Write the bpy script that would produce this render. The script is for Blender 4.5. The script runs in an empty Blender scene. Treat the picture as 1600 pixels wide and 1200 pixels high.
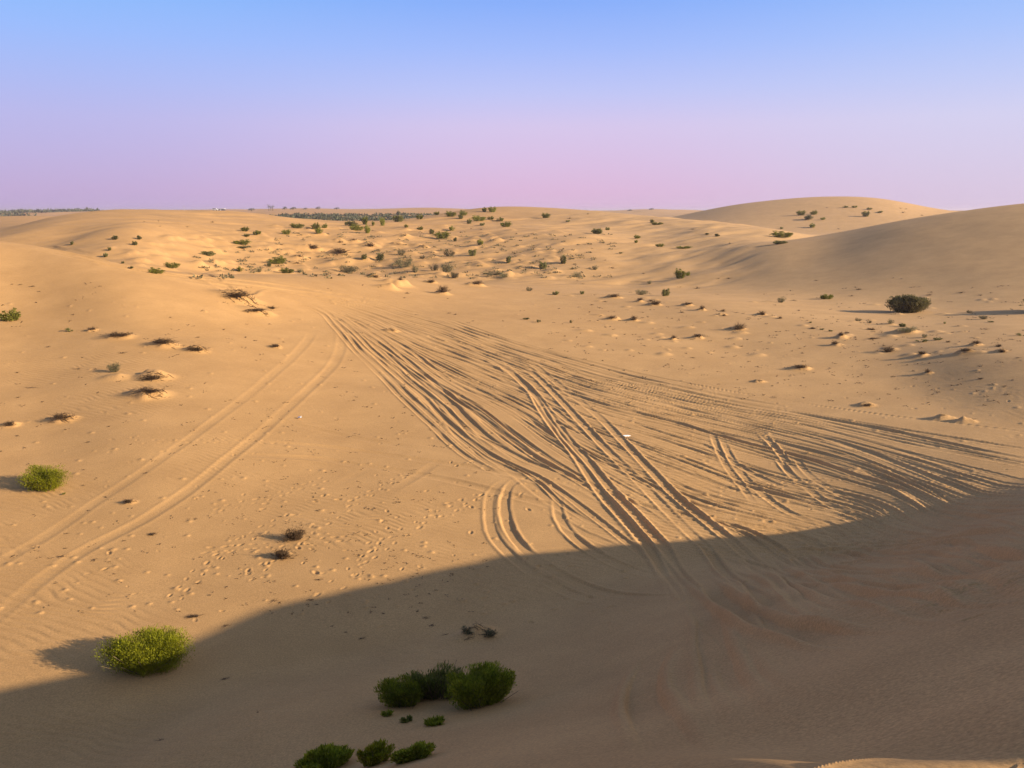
import bpy, math, random
import numpy as np
random.seed(7); RNG = np.random.default_rng(11)
S = bpy.context.scene; COL = S.collection
D2R = math.pi/180
# ------------------------------------------------------------------ camera
H_CAM = 6.0; F = 1250.0; PITCH = 12.23*D2R
cp, sp = math.cos(PITCH), math.sin(PITCH)
cam_d = bpy.data.cameras.new('camera'); cam = bpy.data.objects.new('camera', cam_d); COL.objects.link(cam)
cam_d.sensor_width = 36; cam_d.lens = F/1600*36; cam_d.clip_start = .05; cam_d.clip_end = 20000
cam.location = (0, 0, H_CAM); cam.rotation_euler = (math.pi/2-PITCH, 0, 0)
S.camera = cam
SUN_EL = 18*D2R; SUN_AZ = 108*D2R        # compass from +Y clockwise
SUNV = np.array([math.sin(SUN_AZ)*math.cos(SUN_EL), math.cos(SUN_AZ)*math.cos(SUN_EL), math.sin(SUN_EL)])

def ray(px, py):
    cx = (px-800)/F; cy = (600-py)/F
    d = np.array([cx, cp+cy*sp, -sp+cy*cp]); h = math.hypot(d[0], d[1])
    return math.atan2(d[0], d[1]), d[2]/h      # azimuth, slope
# ------------------------------------------------------------------ numeric helpers
def pchip_slopes(x, y):
    h = np.diff(x, axis=0); dl = np.diff(y, axis=0)/h
    m = np.zeros_like(y)
    w1 = 2*h[1:]+h[:-1]; w2 = h[1:]+2*h[:-1]
    with np.errstate(divide='ignore', invalid='ignore'):
        hm = (w1+w2)/(w1/dl[:-1]+w2/dl[1:])
    ok = dl[:-1]*dl[1:] > 0
    m[1:-1] = np.where(ok, hm, 0); m[0] = dl[0]; m[-1] = dl[-1]
    return m
def pchip(x, y, q):
    x = np.asarray(x, float); y = np.asarray(y, float); m = pchip_slopes(x, y)
    q = np.clip(q, x[0], x[-1]); i = np.clip(np.searchsorted(x, q)-1, 0, len(x)-2)
    h = x[i+1]-x[i]; t = (q-x[i])/h
    return (2*t**3-3*t**2+1)*y[i]+(t**3-2*t**2+t)*h*m[i]+(-2*t**3+3*t**2)*y[i+1]+(t**3-t**2)*h*m[i+1]
def sstep(a, b, x):
    t = np.clip((x-a)/(b-a), 0, 1); return t*t*(3-2*t)
def vnoise(x, y, seed):
    xi = np.floor(x).astype(np.int64); yi = np.floor(y).astype(np.int64); fx = x-xi; fy = y-yi
    fx = fx*fx*fx*(fx*(fx*6-15)+10); fy = fy*fy*fy*(fy*(fy*6-15)+10)
    def hsh(a, b):
        n = (a*374761393+b*668265263+seed*982451653) & 0x7fffffff
        n = ((n ^ (n >> 13))*1274126177) & 0x7fffffff
        return ((n ^ (n >> 16)) & 0xffff)/32767.5-1
    a = hsh(xi, yi); b = hsh(xi+1, yi); c = hsh(xi, yi+1); d = hsh(xi+1, yi+1)
    return (a+(b-a)*fx)*(1-fy)+(c+(d-c)*fx)*fy
# ------------------------------------------------------------------ dune profile tables  (column, row-or-None, distance, height)
def layer(pts):
    az = []; r = []; z = []
    L0, L1 = pts[0], pts[-1]
    for p in pts:
        px, py, rr = p[0], p[1], p[2]
        if py is None:
            a, _ = ray(px, 350); zz = p[3]
        else:
            a, s = ray(px, py); zz = H_CAM+s*rr
        az.append(a); r.append(rr); z.append(zz)
    e0, e1 = .7*(z[0]-z[1]), 0
    az = [az[0]-.6, az[0]-.09]+az+[az[-1]+.5]; r = [r[0], r[0]]+r+[r[-1]]; z = [z[0]+e0, z[0]+e0]+z+[z[-1]]
    return np.array(az), np.array(r, float), np.array(z, float)
E_ = [(0,375,50),(100,393,46.5),(200,418,43),(300,430,43),(400,433,46),(500,431,50),(600,433,54),(700,442,56),(800,455,54),(900,463,52),(1000,469,50),(1100,478,47),(1200,492,44),(1300,510,41),(1400,528,38),(1500,545,34),(1600,556,32),(2200,600,30)]
rE = {p[0]: p[2] for p in E_}
zC = {0:.5,100:.5,200:.48,300:.44,400:.38,500:.3,600:.24,700:.18,800:.12,900:.07,1000:.04,1100:.03,1200:.06,1300:.14,1400:.27,1500:.44,1600:.66,2200:1.1}
zD = {0:1.75,100:1.6,200:1.42,300:1.3,400:1.17,500:1.04,600:.9,700:.76,800:.6,900:.47,1000:.36,1100:.27,1200:.22,1300:.21,1400:.27,1500:.38,1600:.5,2200:.9}
LAYERS = [
 [(0,None,.2,0),(1600,None,.2,0)],
 [(0,None,13,0),(1000,None,13,0),(1600,None,11,0),(2200,None,10,.3)],
 [(k,None,rE[k]*.5,v) for k,v in zC.items()],
 [(k,None,rE[k]*.75,v) for k,v in zD.items()],
 E_,
 [(0,None,67,1.2),(100,None,65,.9),(200,None,62,.7),(300,None,66,.35),(400,None,72,-.1),(500,None,74,-.3),(600,None,74,-.35),(700,None,72,-.25),(800,None,70,-.2),(900,None,68,-.3),(1000,None,68,-.4),(1100,None,66,-.2),(1200,None,62,.1),(1300,None,56,.3),(1400,None,52,.4),(1500,None,50,.6),(1600,None,49,.9),(2200,None,44,1.2)],
 [(0,None,80,1.2),(100,None,88,3.1),(200,None,92,4.7),(300,None,98,4.0),(400,None,104,3.4),(500,None,106,2.9),(600,None,106,2.4),(700,None,108,2.5),(800,None,108,3.0),(900,None,103,2.9),(1000,383,97),(1100,391,91),(1150,388,88),(1200,381,87),(1280,369,92),(1400,345,91),(1500,330,91),(1600,317,91.5),(2200,None,100,8.2)],
 [(0,371,96),(100,344,104),(200,336,112),(300,339,118),(400,345,122),(500,350,124),(600,353,126),(700,350,130),(800,347,135),(900,355,125),(1000,362,115),(1100,370,103),(1150,373,99),(1200,373,98),(1280,None,105,1.9),(1400,None,116,3),(1600,None,132,4.5),(2200,None,152,5.5)],
 [(0,364,112),(50,346,118),(100,333.5,124),(150,328.8,130),(200,327.7,135),(300,328.2,140),(390,330.5,142),(420,335.5,142),(450,341,144),(500,344.5,148),(600,346,152),(650,341,160),(700,332,166),(740,325,170),(780,321.5,172),(850,324,168),(900,327,164),(950,331,158),(1000,336.5,152),(1060,341.5,144),(1100,345.5,135),(1150,350.5,126),(1200,356,118),(1250,364,114),(1280,None,117,1.8),(1400,None,134,2.6),(1600,None,152,3),(2200,None,172,3)],
 [(0,356,160),(50,344,160),(100,None,165,3),(200,None,200,3),(300,None,200,2.6),(400,None,200,2.2),(600,None,200,2.2),(700,None,205,2.6),(800,None,210,3),(900,None,200,2),(1000,None,195,1.5),(1100,None,180,1.4),(1200,None,175,1.5),(1300,None,175,1.6),(1480,None,180,2),(1600,None,190,3),(2200,None,205,3)],
 [(0,338.5,260),(50,335.5,260),(100,336.3,260),(150,None,265,3.5),(250,None,300,3),(400,None,300,2.5),(600,None,300,2.5),(700,None,300,3),(900,None,290,2.5),(1020,None,262,2.5),(1060,338.5,258),(1100,329,255),(1150,319,252),(1200,314,250),(1270,307.5,250),(1330,306.5,250),(1380,307.5,250),(1430,320,250),(1480,331,250),(1600,None,250,5),(2200,None,250,6)],
 [(0,None,420,1),(200,None,420,2),(400,None,420,4.2),(700,None,420,4.2),(1000,None,420,2),(1200,None,420,4),(1600,None,420,4),(2200,None,420,5)],
 [(0,334,700),(150,331.5,700),(250,329.6,700),(330,329,700),(400,328,700),(480,325.7,700),(560,327,700),(620,325.5,700),(700,325,700),(750,328.5,700),(880,331,700),(950,330,700),(1020,326.5,700),(1080,329.5,700),(1200,331,700),(1600,330,700),(2200,330,700)],
 [(0,332,1500),(400,331,1500),(800,331,1500),(1200,331,1500),(1600,331,1500),(2200,331,1500)],
 [(0,None,9000,7),(2200,None,9000,7)],
]
# polar sheet of sand: fine inside the view, coarse round the back
AZF = 40*D2R; NF = 1240
az_f = np.linspace(-AZF, AZF, NF); st = az_f[1]-az_f[0]
side = [AZF]
while side[-1] < math.pi: side.append(side[-1]+min(3*D2R, max(st, (side[-1]-AZF)*.08+st)))
side = np.array(side[1:]); side = side[side < math.pi-.01]
AZ = np.concatenate([-side[::-1], az_f, side])
rows = [.25]
while rows[-1] < 9000:
    r = rows[-1]
    if r < 190: dr = min(max(.014, (.8 if 11 < r < 28 else .48 if 21 < r < 62 else 1.4)*(r*r+36)/7600), .3)
    else: dr = r*.004
    if r < 1.2: dr = .08
    if r > 1200: dr = r*.02
    rows.append(r+dr)
R = np.array(rows); NR, NA = len(R), len(AZ)
LR = np.zeros((len(LAYERS), NA)); LZ = np.zeros_like(LR)
for i, L in enumerate(LAYERS):
    a, r, z = layer(L)
    LR[i] = pchip(a, r, AZ); LZ[i] = pchip(a, z, AZ)
_k = np.exp(-.5*(np.arange(-75, 76)/23.)**2); _k /= _k.sum()
_iF = slice(len(side), len(side)+NF)
for i in range(len(LAYERS)):
    for Q in (LR, LZ):
        q = Q[i, _iF]; Q[i, _iF] = np.convolve(np.r_[np.full(75, q[0]), q, np.full(75, q[-1])], _k, 'valid')
M_ = pchip_slopes(LR, LZ)
for i in range(len(LAYERS)):
    q = M_[i, _iF]; M_[i, _iF] = np.convolve(np.r_[np.full(75, q[0]), q, np.full(75, q[-1])], _k, 'valid')
Z = np.zeros((NR, NA)); Rg = R[:, None]+0*AZ[None, :]
for i in range(len(LAYERS)-1):
    a, b = LR[i], LR[i+1]; h = b-a
    i0 = np.searchsorted(R, a.min()); i1 = np.searchsorted(R, b.max())+1
    rr = Rg[i0:i1]; t = (rr-a)/h; mk = (t >= 0) & (t <= 1)
    v = (2*t**3-3*t**2+1)*LZ[i]+(t**3-2*t**2+t)*h*M_[i]+(-2*t**3+3*t**2)*LZ[i+1]+(t**3-t**2)*h*M_[i+1]
    Z[i0:i1] = np.where(mk, v, Z[i0:i1])
X = R[:, None]*np.sin(AZ)[None, :]; Y = R[:, None]*np.cos(AZ)[None, :]
bk = sstep(75*D2R, 130*D2R, np.abs(AZ))[None, :]
Z = Z*(1-bk)+bk*(.0+1.5*sstep(30, 90, Rg))
# ---- the dune the camera stands on: crest line running off to the right
CREST = np.array([(-30,-16,.2),(-16,-8,2.6),(-8,-3.2,3.9),(-2,.6,4.0),(0,1.6,4.13),(.87,2.12,4.352),(1.57,2.17,4.345),(2.6,2.9,4.36),(4.6,4.7,4.2),(6.2,5.85,4.02),(7.2,6.5,4.06),(8.4,7.3,4.22),(11.9,9.3,4.17),(14.8,10.6,3.75),(17.6,11,2.8),(22.4,11,1.8),(27,11,1.2),(34,11,.7),(46,10,.3),(60,8,.1)])
WK = .3
def crest_field(x, y):
    """signed distance to the crest line, blended between neighbouring segments so the slopes carry no creases"""
    segs = []; dmin = np.full(x.shape, 1e9)
    for (x0,y0,h0),(x1,y1,h1) in zip(CREST[:-1], CREST[1:]):
        dx, dy = x1-x0, y1-y0
        t = np.clip(((x-x0)*dx+(y-y0)*dy)/(dx*dx+dy*dy), 0, 1)
        ex, ey = x-(x0+t*dx), y-(y0+t*dy); d = np.hypot(ex, ey)
        dmin = np.minimum(dmin, d); segs.append((d, d*np.sign(dx*ey-dy*ex), h0+(h1-h0)*t, 9.4-WK*np.clip(x0+t*dx-3, 0, 9)))
    tau = .03+.16*dmin; W_ = 0; a = b = c = 0
    for d, sg, h, wd in segs:
        w = np.exp(-np.minimum((d-dmin)/tau, 50)); W_ = W_+w; a = a+w*sg; b = b+w*h; c = c+w*wd
    return a/W_, b/W_, c/W_
ix = np.searchsorted(R, 130)
xs, ys = X[:ix], Y[:ix]
sd, hz, wd = crest_field(xs, ys)
sd = sd+.35*vnoise(xs/2.6, ys/2.6, 5)*sstep(2, 5, sd)+.02*vnoise(xs/1.2, ys/1.2, 6)
front = hz*np.power(np.clip(1-sd/wd, 0, 3), 1.5)
back = hz*np.exp(np.clip(sd, -200, 3)/45)
k = .10
kk = .03; mn_ = np.minimum(front, back); dune = np.maximum(mn_-kk*np.log1p(np.exp(-np.clip(np.abs(front-back)/kk, 0, 60))), 0)
Zn = Z[:ix]
Z[:ix] = np.sqrt(Zn*Zn*0+(dune)**2)+Zn*np.clip(1-dune/3, 0, 1)
# ---- undulation
n1 = vnoise(X/9.3, Y/9.3, 1); n2 = vnoise(X/3.1, Y/3.1, 2); n3 = vnoise(X/1.1, Y/1.1, 3)
far = sstep(60, 75, Rg)*(1-sstep(135, 160, Rg))
midx = far*sstep(-40*D2R, -12*D2R, AZ)[None, :]*(1-sstep(14*D2R, 19*D2R, AZ))[None, :]
plain = sstep(12, 20, Rg)*(1-sstep(60, 120, Rg))
Z += .05*n1*plain+.022*n2*sstep(3, 8, Rg)*(1-sstep(60, 120, Rg))+.006*n3*(1-sstep(25, 50, Rg))
uu, vv = X*.85+Y*.53, -X*.53+Y*.85
Z += midx*(.17*n1+.08*n2+.15*vnoise(uu/6.5, vv/2.4, 41)+.05*vnoise(uu/2.6, vv/1.0, 42))
farr = sstep(200, 400, Rg)
Z += farr*(.8*vnoise(X/60, Y/60, 21)+.3*vnoise(X/17, Y/17, 22))*(1-sstep(800, 2000, Rg))
cosA, sinA = np.cos(AZ), np.sin(AZ)
def window(x, y, rad):
    r = math.hypot(x, y); a = math.atan2(x, y); da = rad/max(r, rad*1.01)
    da = math.asin(min(1, da))
    return slice(*np.searchsorted(R, [r-rad, r+rad])), slice(*np.searchsorted(AZ, [a-da, a+da]))
def locate(px, py, rmin=.3):
    a, s = ray(px, py); j = int(np.clip(np.searchsorted(AZ, a), 0, NA-1))
    dif = Z[:, j]-(H_CAM+s*R); i0 = np.searchsorted(R, rmin)
    hit = np.nonzero(dif[i0:] >= 0)[0]
    if len(hit) == 0: i = NR-1; r = R[i]
    else:
        i = hit[0]+i0
        if i > 0 and dif[i-1] < 0: t = dif[i-1]/(dif[i-1]-dif[i]); r = R[i-1]+t*(R[i]-R[i-1])
        else: r = R[i]
    return r*math.sin(a), r*math.cos(a)
def ground(x, y):
    r = math.hypot(x, y); a = math.atan2(x, y)
    i = int(np.clip(np.searchsorted(R, r)-1, 0, NR-2)); j = int(np.clip(np.searchsorted(AZ, a)-1, 0, NA-2))
    u = (r-R[i])/(R[i+1]-R[i]); v = (a-AZ[j])/(AZ[j+1]-AZ[j]); u = min(max(u, 0), 1); v = min(max(v, 0), 1)
    return (Z[i, j]*(1-u)+Z[i+1, j]*u)*(1-v)+(Z[i, j+1]*(1-u)+Z[i+1, j+1]*u)*v
def depth(x, y, z): return y*cp+(H_CAM-z)*sp
def mound(x, y, h, lx, ly, ang=0, lee=1.0):
    """wind-blown sand mound; lee > 1 stretches the tail to the left"""
    h = min(h, .5*min(lx, ly)); rad = 3*max(lx*lee, ly); rs, cs = window(x, y, rad)
    dx, dy = X[rs, cs]-x, Y[rs, cs]-y
    ca, sa = math.cos(ang), math.sin(ang); u = dx*ca+dy*sa; v = -dx*sa+dy*ca
    lx_ = np.where(u < 0, lx*lee, lx)
    q = (u/lx_)**2+(v/ly)**2
    Z[rs, cs] += h*np.exp(-np.power(q, 1.35))
# ---- small coppice mounds all over the scrubby hollow beyond the brow
def rnd(a, b): return random.uniform(a, b)
placed_mounds = []
for k in range(330):
    px = rnd(170, 900); py = rnd(352, 436)
    if px < 420 and py < 352+(420-px)*.13: continue
    x, y = locate(px, py)
    r = math.hypot(x, y)
    if r < 59 or r > 150: continue
    s = rnd(.4, 1.0)
    mound(x, y, .17*s, .6*s, .9*s, rnd(.1, .8), rnd(1.6, 3.0)); placed_mounds.append((x, y, s))
for k in range(75):
    px = rnd(880, 1600); py = rnd(462, 560); x, y = locate(px, py); s = rnd(.2, .6)
    mound(x, y, .12*s, .4*s, .5*s, rnd(-.3, .4), rnd(1.3, 2.2))
# hummocks bound by dead roots (near left and mid right): column, row, width px, height m
HUMMOCKS = [(232,620,66,.24),(243,592,58,.2),(180,592,46,.1),(98,658,44,.2),(15,666,30,.16),(372,470,66,.46),(402,490,50,.16),(255,542,50,.26),(308,550,38,.22),
 (185,528,50,.14),(145,517,18,.12),(431,543,20,.16),(748,996,70,.24),(620,446,50,.5),(608,452,40,.4),(693,460,28,.3),(958,500,26,.34),(990,501,22,.3),(674,442,24,.25),(745,447,34,.3),
 (1154,515,28,.3),(1090,529,24,.24),(1052,531,18,.22),(1023,477,26,.32),(1000,472,18,.22),(960,466,30,.26),(1075,478,22,.2),(1097,485,18,.22),(1130,492,16,.22),(1191,492,18,.25),
 (1252,577,34,.2),(1449,584,18,.18),(1525,540,24,.32),(1510,551,34,.22),(1565,549,22,.28),(1440,557,26,.2),(1310,540,20,.18),(1315,526,22,.2),(1420,520,44,.2),(1478,655,36,.12),(1512,659,32,.1),(1356,634,30,.12),(1188,597,22,.1),
 (613,518,26,.12),(583,432,24,.3),(787,432,36,.35),(204,786,22,.05),(340,412,30,.3),(490,390,34,.4),(533,398,46,.5),(579,386,34,.45),(554,379,24,.3),(470,404,26,.35),(465,413,22,.35),(622,382,24,.3),(662,386,22,.3),(632,370,30,.35),(530,377,26,.35)]
for (px, py, w, h) in HUMMOCKS:
    x, y = locate(px, py); d = depth(x, y, ground(x, y)); W = w*d/F
    mound(x, y+W*.15, h, W*.36, W*.33, .1, 1.5)
    for q in range(4):
        mound(x+rnd(-.4, .4)*W, y+rnd(-.2, .5)*W, h*rnd(.08, .3), W*.12, W*.13, rnd(-.5, .5), 1.3)
# ------------------------------------------------------------------ wheel ruts
Dmin = np.full(Z.shape, 1e9, np.float32); Spar = np.zeros(Z.shape, np.float32); Sgn = np.zeros(Z.shape, np.float32)
Zbase = Z.copy()
def spline(P, n_per=.35):
    P = np.array(P, float)
    if len(P) < 3: P = np.vstack([P[0], (P[0]+P[1])/2, P[1]])
    Q = np.vstack([2*P[0]-P[1], P, 2*P[-1]-P[-2]]); out = []
    for i in range(1, len(Q)-2):
        L = np.linalg.norm(Q[i+1]-Q[i]); n = max(2, int(L/n_per))
        t = np.linspace(0, 1, n, endpoint=False)[:, None]
        out.append(.5*((2*Q[i])+(-Q[i-1]+Q[i+1])*t+(2*Q[i-1]-5*Q[i]+4*Q[i+1]-Q[i+2])*t*t+(-Q[i-1]+3*Q[i]-3*Q[i+1]+Q[i+2])*t**3))
    out.append(Q[-2:-1]); return np.vstack(out)
def rut_world(P, w=.14, dep=.05, rim=.03, soft=1.0, rough=.25, erase=.75, ends=3):
    P = spline(P); rr = np.hypot(P[:, 0], P[:, 1])
    seg = np.r_[0, np.cumsum(np.hypot(*np.diff(P, axis=0).T))]; tot = seg[-1]; seed = random.randrange(9999)
    idxs = []
    reach = w*3.2*max(1, soft)*1.7
    for i in range(len(P)-1):
        x0, y0 = P[i]; x1, y1 = P[i+1]; L = seg[i+1]-seg[i]
        if L < 1e-4: continue
        rs, cs = window((x0+x1)/2, (y0+y1)/2, L/2+reach)
        dx, dy = (x1-x0)/L, (y1-y0)/L
        ex, ey = X[rs, cs]-x0, Y[rs, cs]-y0
        t = np.clip(ex*dx+ey*dy, 0, L); cr = ex*dy-ey*dx
        d = np.hypot(ex-t*dx, ey-t*dy)
        m = (d < Dmin[rs, cs]) & (d < reach)
        Dmin[rs, cs] = np.where(m, d, Dmin[rs, cs]); Spar[rs, cs] = np.where(m, seg[i]+t, Spar[rs, cs]); Sgn[rs, cs] = np.where(m, np.sign(cr), Sgn[rs, cs])
        ii, jj = np.nonzero(m); idxs.append((ii+rs.start)*NA+jj+cs.start)
    if not idxs: return
    idx = np.unique(np.concatenate(idxs))
    if len(idx) == 0: return
    d = Dmin.ravel()[idx]; s = Spar.ravel()[idx]; sg = Sgn.ravel()[idx]
    Dmin.ravel()[idx] = 1e9
    x = X.ravel()[idx]; y = Y.ravel()[idx]
    w = w*(1+.022*np.clip(np.hypot(x, y)-20, 0, 32))
    d = d+w*rough*(vnoise(s/1.3, sg*3, seed)+.5*vnoise(x/.3, y/.3, seed+1))*.5
    amp = np.clip(.72+.5*vnoise(s/2.7, s*0, seed+2)+.25*vnoise(s/.8, s*0+3, seed+5), .12, 1.3)*sstep(0, ends, s)*sstep(0, ends, tot-s)
    if soft > 1: amp = (.85+.2*vnoise(s/4, s*0, seed+2))*sstep(0, ends, s)*sstep(0, ends, tot-s)
    q = np.abs(d)/w
    mask = 1-sstep(.7, 1.05, q) if soft <= 1 else 1-sstep(.3, 1.5, q)
    prof = -dep*mask
    rimA = rim*(.75+.4*vnoise(s/2.3+sg*7, sg*5, seed+3))
    prof = prof+rimA*np.exp(-((q-1.3)/(.30*soft))**2)
    Zf = Z.ravel(); Zb = Zbase.ravel(); cur = Zf[idx]-Zb[idx]
    keep = 1-erase*(1-sstep(.9, 1.9, q))*amp.clip(0, 1)
    Zf[idx] = Zb[idx]+cur*keep+prof*amp
    Z.ravel()[:] = Zf
def rut(pts, **kw):
    rut_world([locate(a, b) for a, b in pts], **kw)
def lerp_curve(A, B, t):
    return A*(1-t)+B*t
def resample(P, n):
    P = np.array(P, float); s = np.r_[0, np.cumsum(np.hypot(*np.diff(P, axis=0).T))]
    q = np.linspace(0, s[-1], n); return np.c_[np.interp(q, s, P[:, 0]), np.interp(q, s, P[:, 1])]
def wc(pts): return np.array([locate(a, b) for a, b in pts])
U = [(330,437),(400,441),(470,452),(560,463),(680,492),(790,530),(900,560),(1000,583),(1100,603),(1200,620),(1330,637),(1460,655),(1610,672),(1740,690)]
Dl = [(340,441),(400,447),(440,456),(500,470),(560,495),(640,532),(740,572),(840,608),(940,645),(1040,672),(1150,700),(1250,728),(1350,757),(1450,785),(1560,812),(1680,838)]
El = [(430,456),(500,482),(560,512),(640,560),(720,610),(800,655),(880,715),(960,765),(1050,805),(1150,825),(1260,850),(1400,868),(1520,895)]
Ll = [(395,453),(450,468),(500,487),(520,508),(560,553),(600,592),(645,640),(690,685),(740,722),(800,758),(880,800),(960,830),(1060,870)]
wU, wD, wE, wL = [resample(wc(c), 16) for c in (U, Dl, El, Ll)]
# faint older traffic first
for k in range(16):
    t0, t1 = rnd(-.05, 1), rnd(0, 1); T = np.linspace(t0, t1, 16)[:, None]
    P = wU*(1-T)+wD*T; a = random.randrange(0, 7); b = random.randrange(10, 17); rut_world(P[a:b], w=.10, dep=.018, rim=.014, rough=.3)
for k in range(4):
    T = np.linspace(rnd(0, 1), rnd(0, 1), 16)[:, None]; P = wE*(1-T)+wL*T
    rut_world(P[random.randrange(0, 4):random.randrange(11, 17)], w=.14, dep=.03, rim=.02)
# crossing faint pairs on the left plain
rut([(330,690),(400,690),(480,696),(560,705),(640,716),(720,728),(800,742),(880,764),(960,800)], w=.13, dep=.022, rim=.012, soft=1.3)
rut([(300,706),(400,712),(500,717),(560,727),(620,735),(700,750),(790,772),(880,795),(960,815)], w=.13, dep=.022, rim=.012, soft=1.3)
rut([(380,640),(470,665),(560,685),(650,700),(720,712)], w=.13, dep=.015, rim=.01, soft=1.4)
rut([(500,770),(570,735),(600,722)], w=.12, dep=.02, rim=.012, soft=1.4)
rut([(600,775),(660,738),(700,710)], w=.12, dep=.02, rim=.012, soft=1.4)
# wide soft pair at left
rut([(492,512),(478,535),(455,560),(430,582),(400,608),(345,650),(290,690),(230,732),(150,785),(60,845),(-30,895),(-130,955)], w=.13, dep=.008, rim=.006, soft=1.3, rough=.15)
rut([(505,487),(530,515),(534,535),(524,565),(500,592),(450,637),(400,682),(340,730),(290,770),(220,815),(150,850),(100,880),(50,917),(-20,975),(-120,1050)], w=.14, dep=.010, rim=.007, soft=1.3, rough=.15)
rut([(60,385),(150,403),(240,420),(330,436),(420,446)], w=.3, dep=.06, rim=.05)
rut([(40,383),(130,403),(220,424),(320,441),(410,450)], w=.3, dep=.06, rim=.05)
for q in range(6):
    o_ = rnd(-1.5, 6); rut([(-20,378+o_*.3),(70,389+o_*.4),(170,411+o_*.7),(260,428+o_),(340,437+o_*1.5),(430,447+o_*2),(520,461+o_*3),(600,478+o_*4)], w=.14, dep=.04, rim=.04, ends=6)
# dense upper band
for k in range(30):
    t = (k+.5+rnd(-.5, .5))/30; t2 = np.clip(t+rnd(-.2, .2), 0, 1)
    T = np.linspace(t, t2, 16)[:, None]; P = wU*(1-T)+wD*T
    P = P+np.c_[np.zeros(16), .2*np.array([rnd(-1, 1) for _ in range(16)])]
    a = 0 if random.random() < .3 else random.randrange(1, 8); b = 16 if random.random() < .7 else random.randrange(11, 16)
    s = random.choice([rnd(.5, .9), rnd(.8, 1.35)])
    rut_world(P[a:b], w=.085*s, dep=.023*s, rim=.021*s, rough=.15)
# middle fan
for k in range(17):
    t = (k+.5+rnd(-.3, .3))/17; t2 = np.clip(t+rnd(-.22, .22), 0, 1)
    T = np.linspace(t, t2, 16)[:, None]; P = wD*(1-T)+wE*T
    P = P+.1*np.array([(rnd(-1, 1), rnd(-1, 1)) for _ in range(16)])
    a = random.randrange(2, 8); b = 16 if random.random() < .75 else random.randrange(12, 16); s = random.choice([rnd(.45, .8), rnd(.8, 1.4)])
    rut_world(P[a:b], w=.08*s, dep=.02*s, rim=.019*s, rough=.18)
for k in range(2):
    t = (k+.5+rnd(-.3, .3))/2; T = np.linspace(t, np.clip(t+rnd(-.15, .15), 0, 1), 16)[:, None]; P = wE*(1-T)+wL*T
    rut_world(P[random.randrange(0, 5):16], w=.085, dep=.024, rim=.022)
# hair-fine older lines over the whole fan
for k in range(34):
    A_, B_ = random.choice([(wU, wD), (wU, wD), (wD, wE), (wD, wE), (wE, wL)])
    T = np.linspace(rnd(0, 1), rnd(0, 1), 16)[:, None]; P = A_*(1-T)+B_*T
    rut_world(P[random.randrange(2, 9):random.randrange(13, 17)], w=.055, dep=.014, rim=.017, rough=.2, erase=.2)
# traced single ruts of the fan
rut([(395,456),(450,469),(500,488),(520,509),(540,531),(557,551),(595,588),(622,617),(650,643),(677,668),(712,701),(752,727),(800,752)], w=.08, dep=.024, rim=.024)
rut([(402,453),(455,465),(505,484),(530,508),(565,550),(600,580),(632,611),(670,646),(700,673),(732,701),(772,728),(830,752)], w=.08, dep=.026, rim=.025)
rut([(470,466),(530,500),(585,551),(617,573),(642,596),(670,618),(700,643),(732,671),(775,696),(825,721),(882,741),(912,751),(960,771),(1010,800),(1060,832),(1120,850)], w=.085, dep=.024, rim=.022)
rut([(530,485),(580,520),(620,550),(657,581),(677,598),(712,626),(750,651),(800,686),(837,716),(887,743),(917,761),(970,792),(1020,822)], w=.085, dep=.028, rim=.027)
rut([(500,478),(560,502),(600,524),(645,551),(712,601),(750,618),(800,639),(870,684),(940,722),(1040,752),(1120,778),(1210,800),(1300,820)], w=.085, dep=.026, rim=.024)
rut([(610,520),(660,543),(720,563),(780,590),(840,622),(900,668),(960,712),(1040,752)], w=.085, dep=.024, rim=.023)
rut([(985,690),(1025,711),(1075,728),(1125,748),(1200,770),(1290,790),(1400,805)], w=.10, dep=.03, rim=.03)
rut([(935,625),(1000,647),(1060,662),(1150,690),(1250,715),(1340,742),(1420,770),(1500,800)], w=.10, dep=.03, rim=.03)
rut([(940,640),(1000,665),(1080,690),(1110,700),(1180,742),(1250,770),(1330,790)], w=.09, dep=.025, rim=.024)
# steep deep pairs running down into the shade
kwd = dict(w=.11, dep=.024, rim=.026, rough=.14, erase=.9)
rut([(700,535),(770,565),(820,600),(848,642),(868,672),(900,712),(925,750),(950,784),(985,822),(1015,858),(1045,905),(1062,950)], **kwd)
rut([(735,545),(790,575),(832,614),(862,650),(890,688),(920,722),(955,765),(985,797),(1015,830),(1045,868),(1080,920),(1098,960),(1115,1010)], **kwd)
rut([(800,565),(840,590),(880,630),(915,668),(950,705),(990,745),(1030,785),(1075,830),(1115,872),(1165,915),(1230,950),(1300,968)], **kwd)
rut([(818,560),(860,590),(900,622),(940,655),(985,702),(1030,750),(1070,788),(1110,820),(1160,862),(1215,895),(1290,930),(1370,950)], **kwd)
rut([(905,740),(940,775),(970,808),(1000,843),(1040,890),(1075,935),(1130,985),(1200,1022)], w=.12, dep=.03, rim=.028)
# short cross pairs
for P in ([(1112,678),(1122,700),(1134,727),(1156,756),(1180,790)], [(1127,683),(1142,714),(1163,745),(1187,768),(1230,800),(1290,822)], [(1213,712),(1232,738),(1262,763),(1290,784),(1350,812)], [(1240,712),(1262,740),(1300,765),(1360,795)], [(1188,675),(1215,705),(1240,735)]):
    rut(P, w=.085, dep=.025, rim=.02, ends=1.3)
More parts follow.
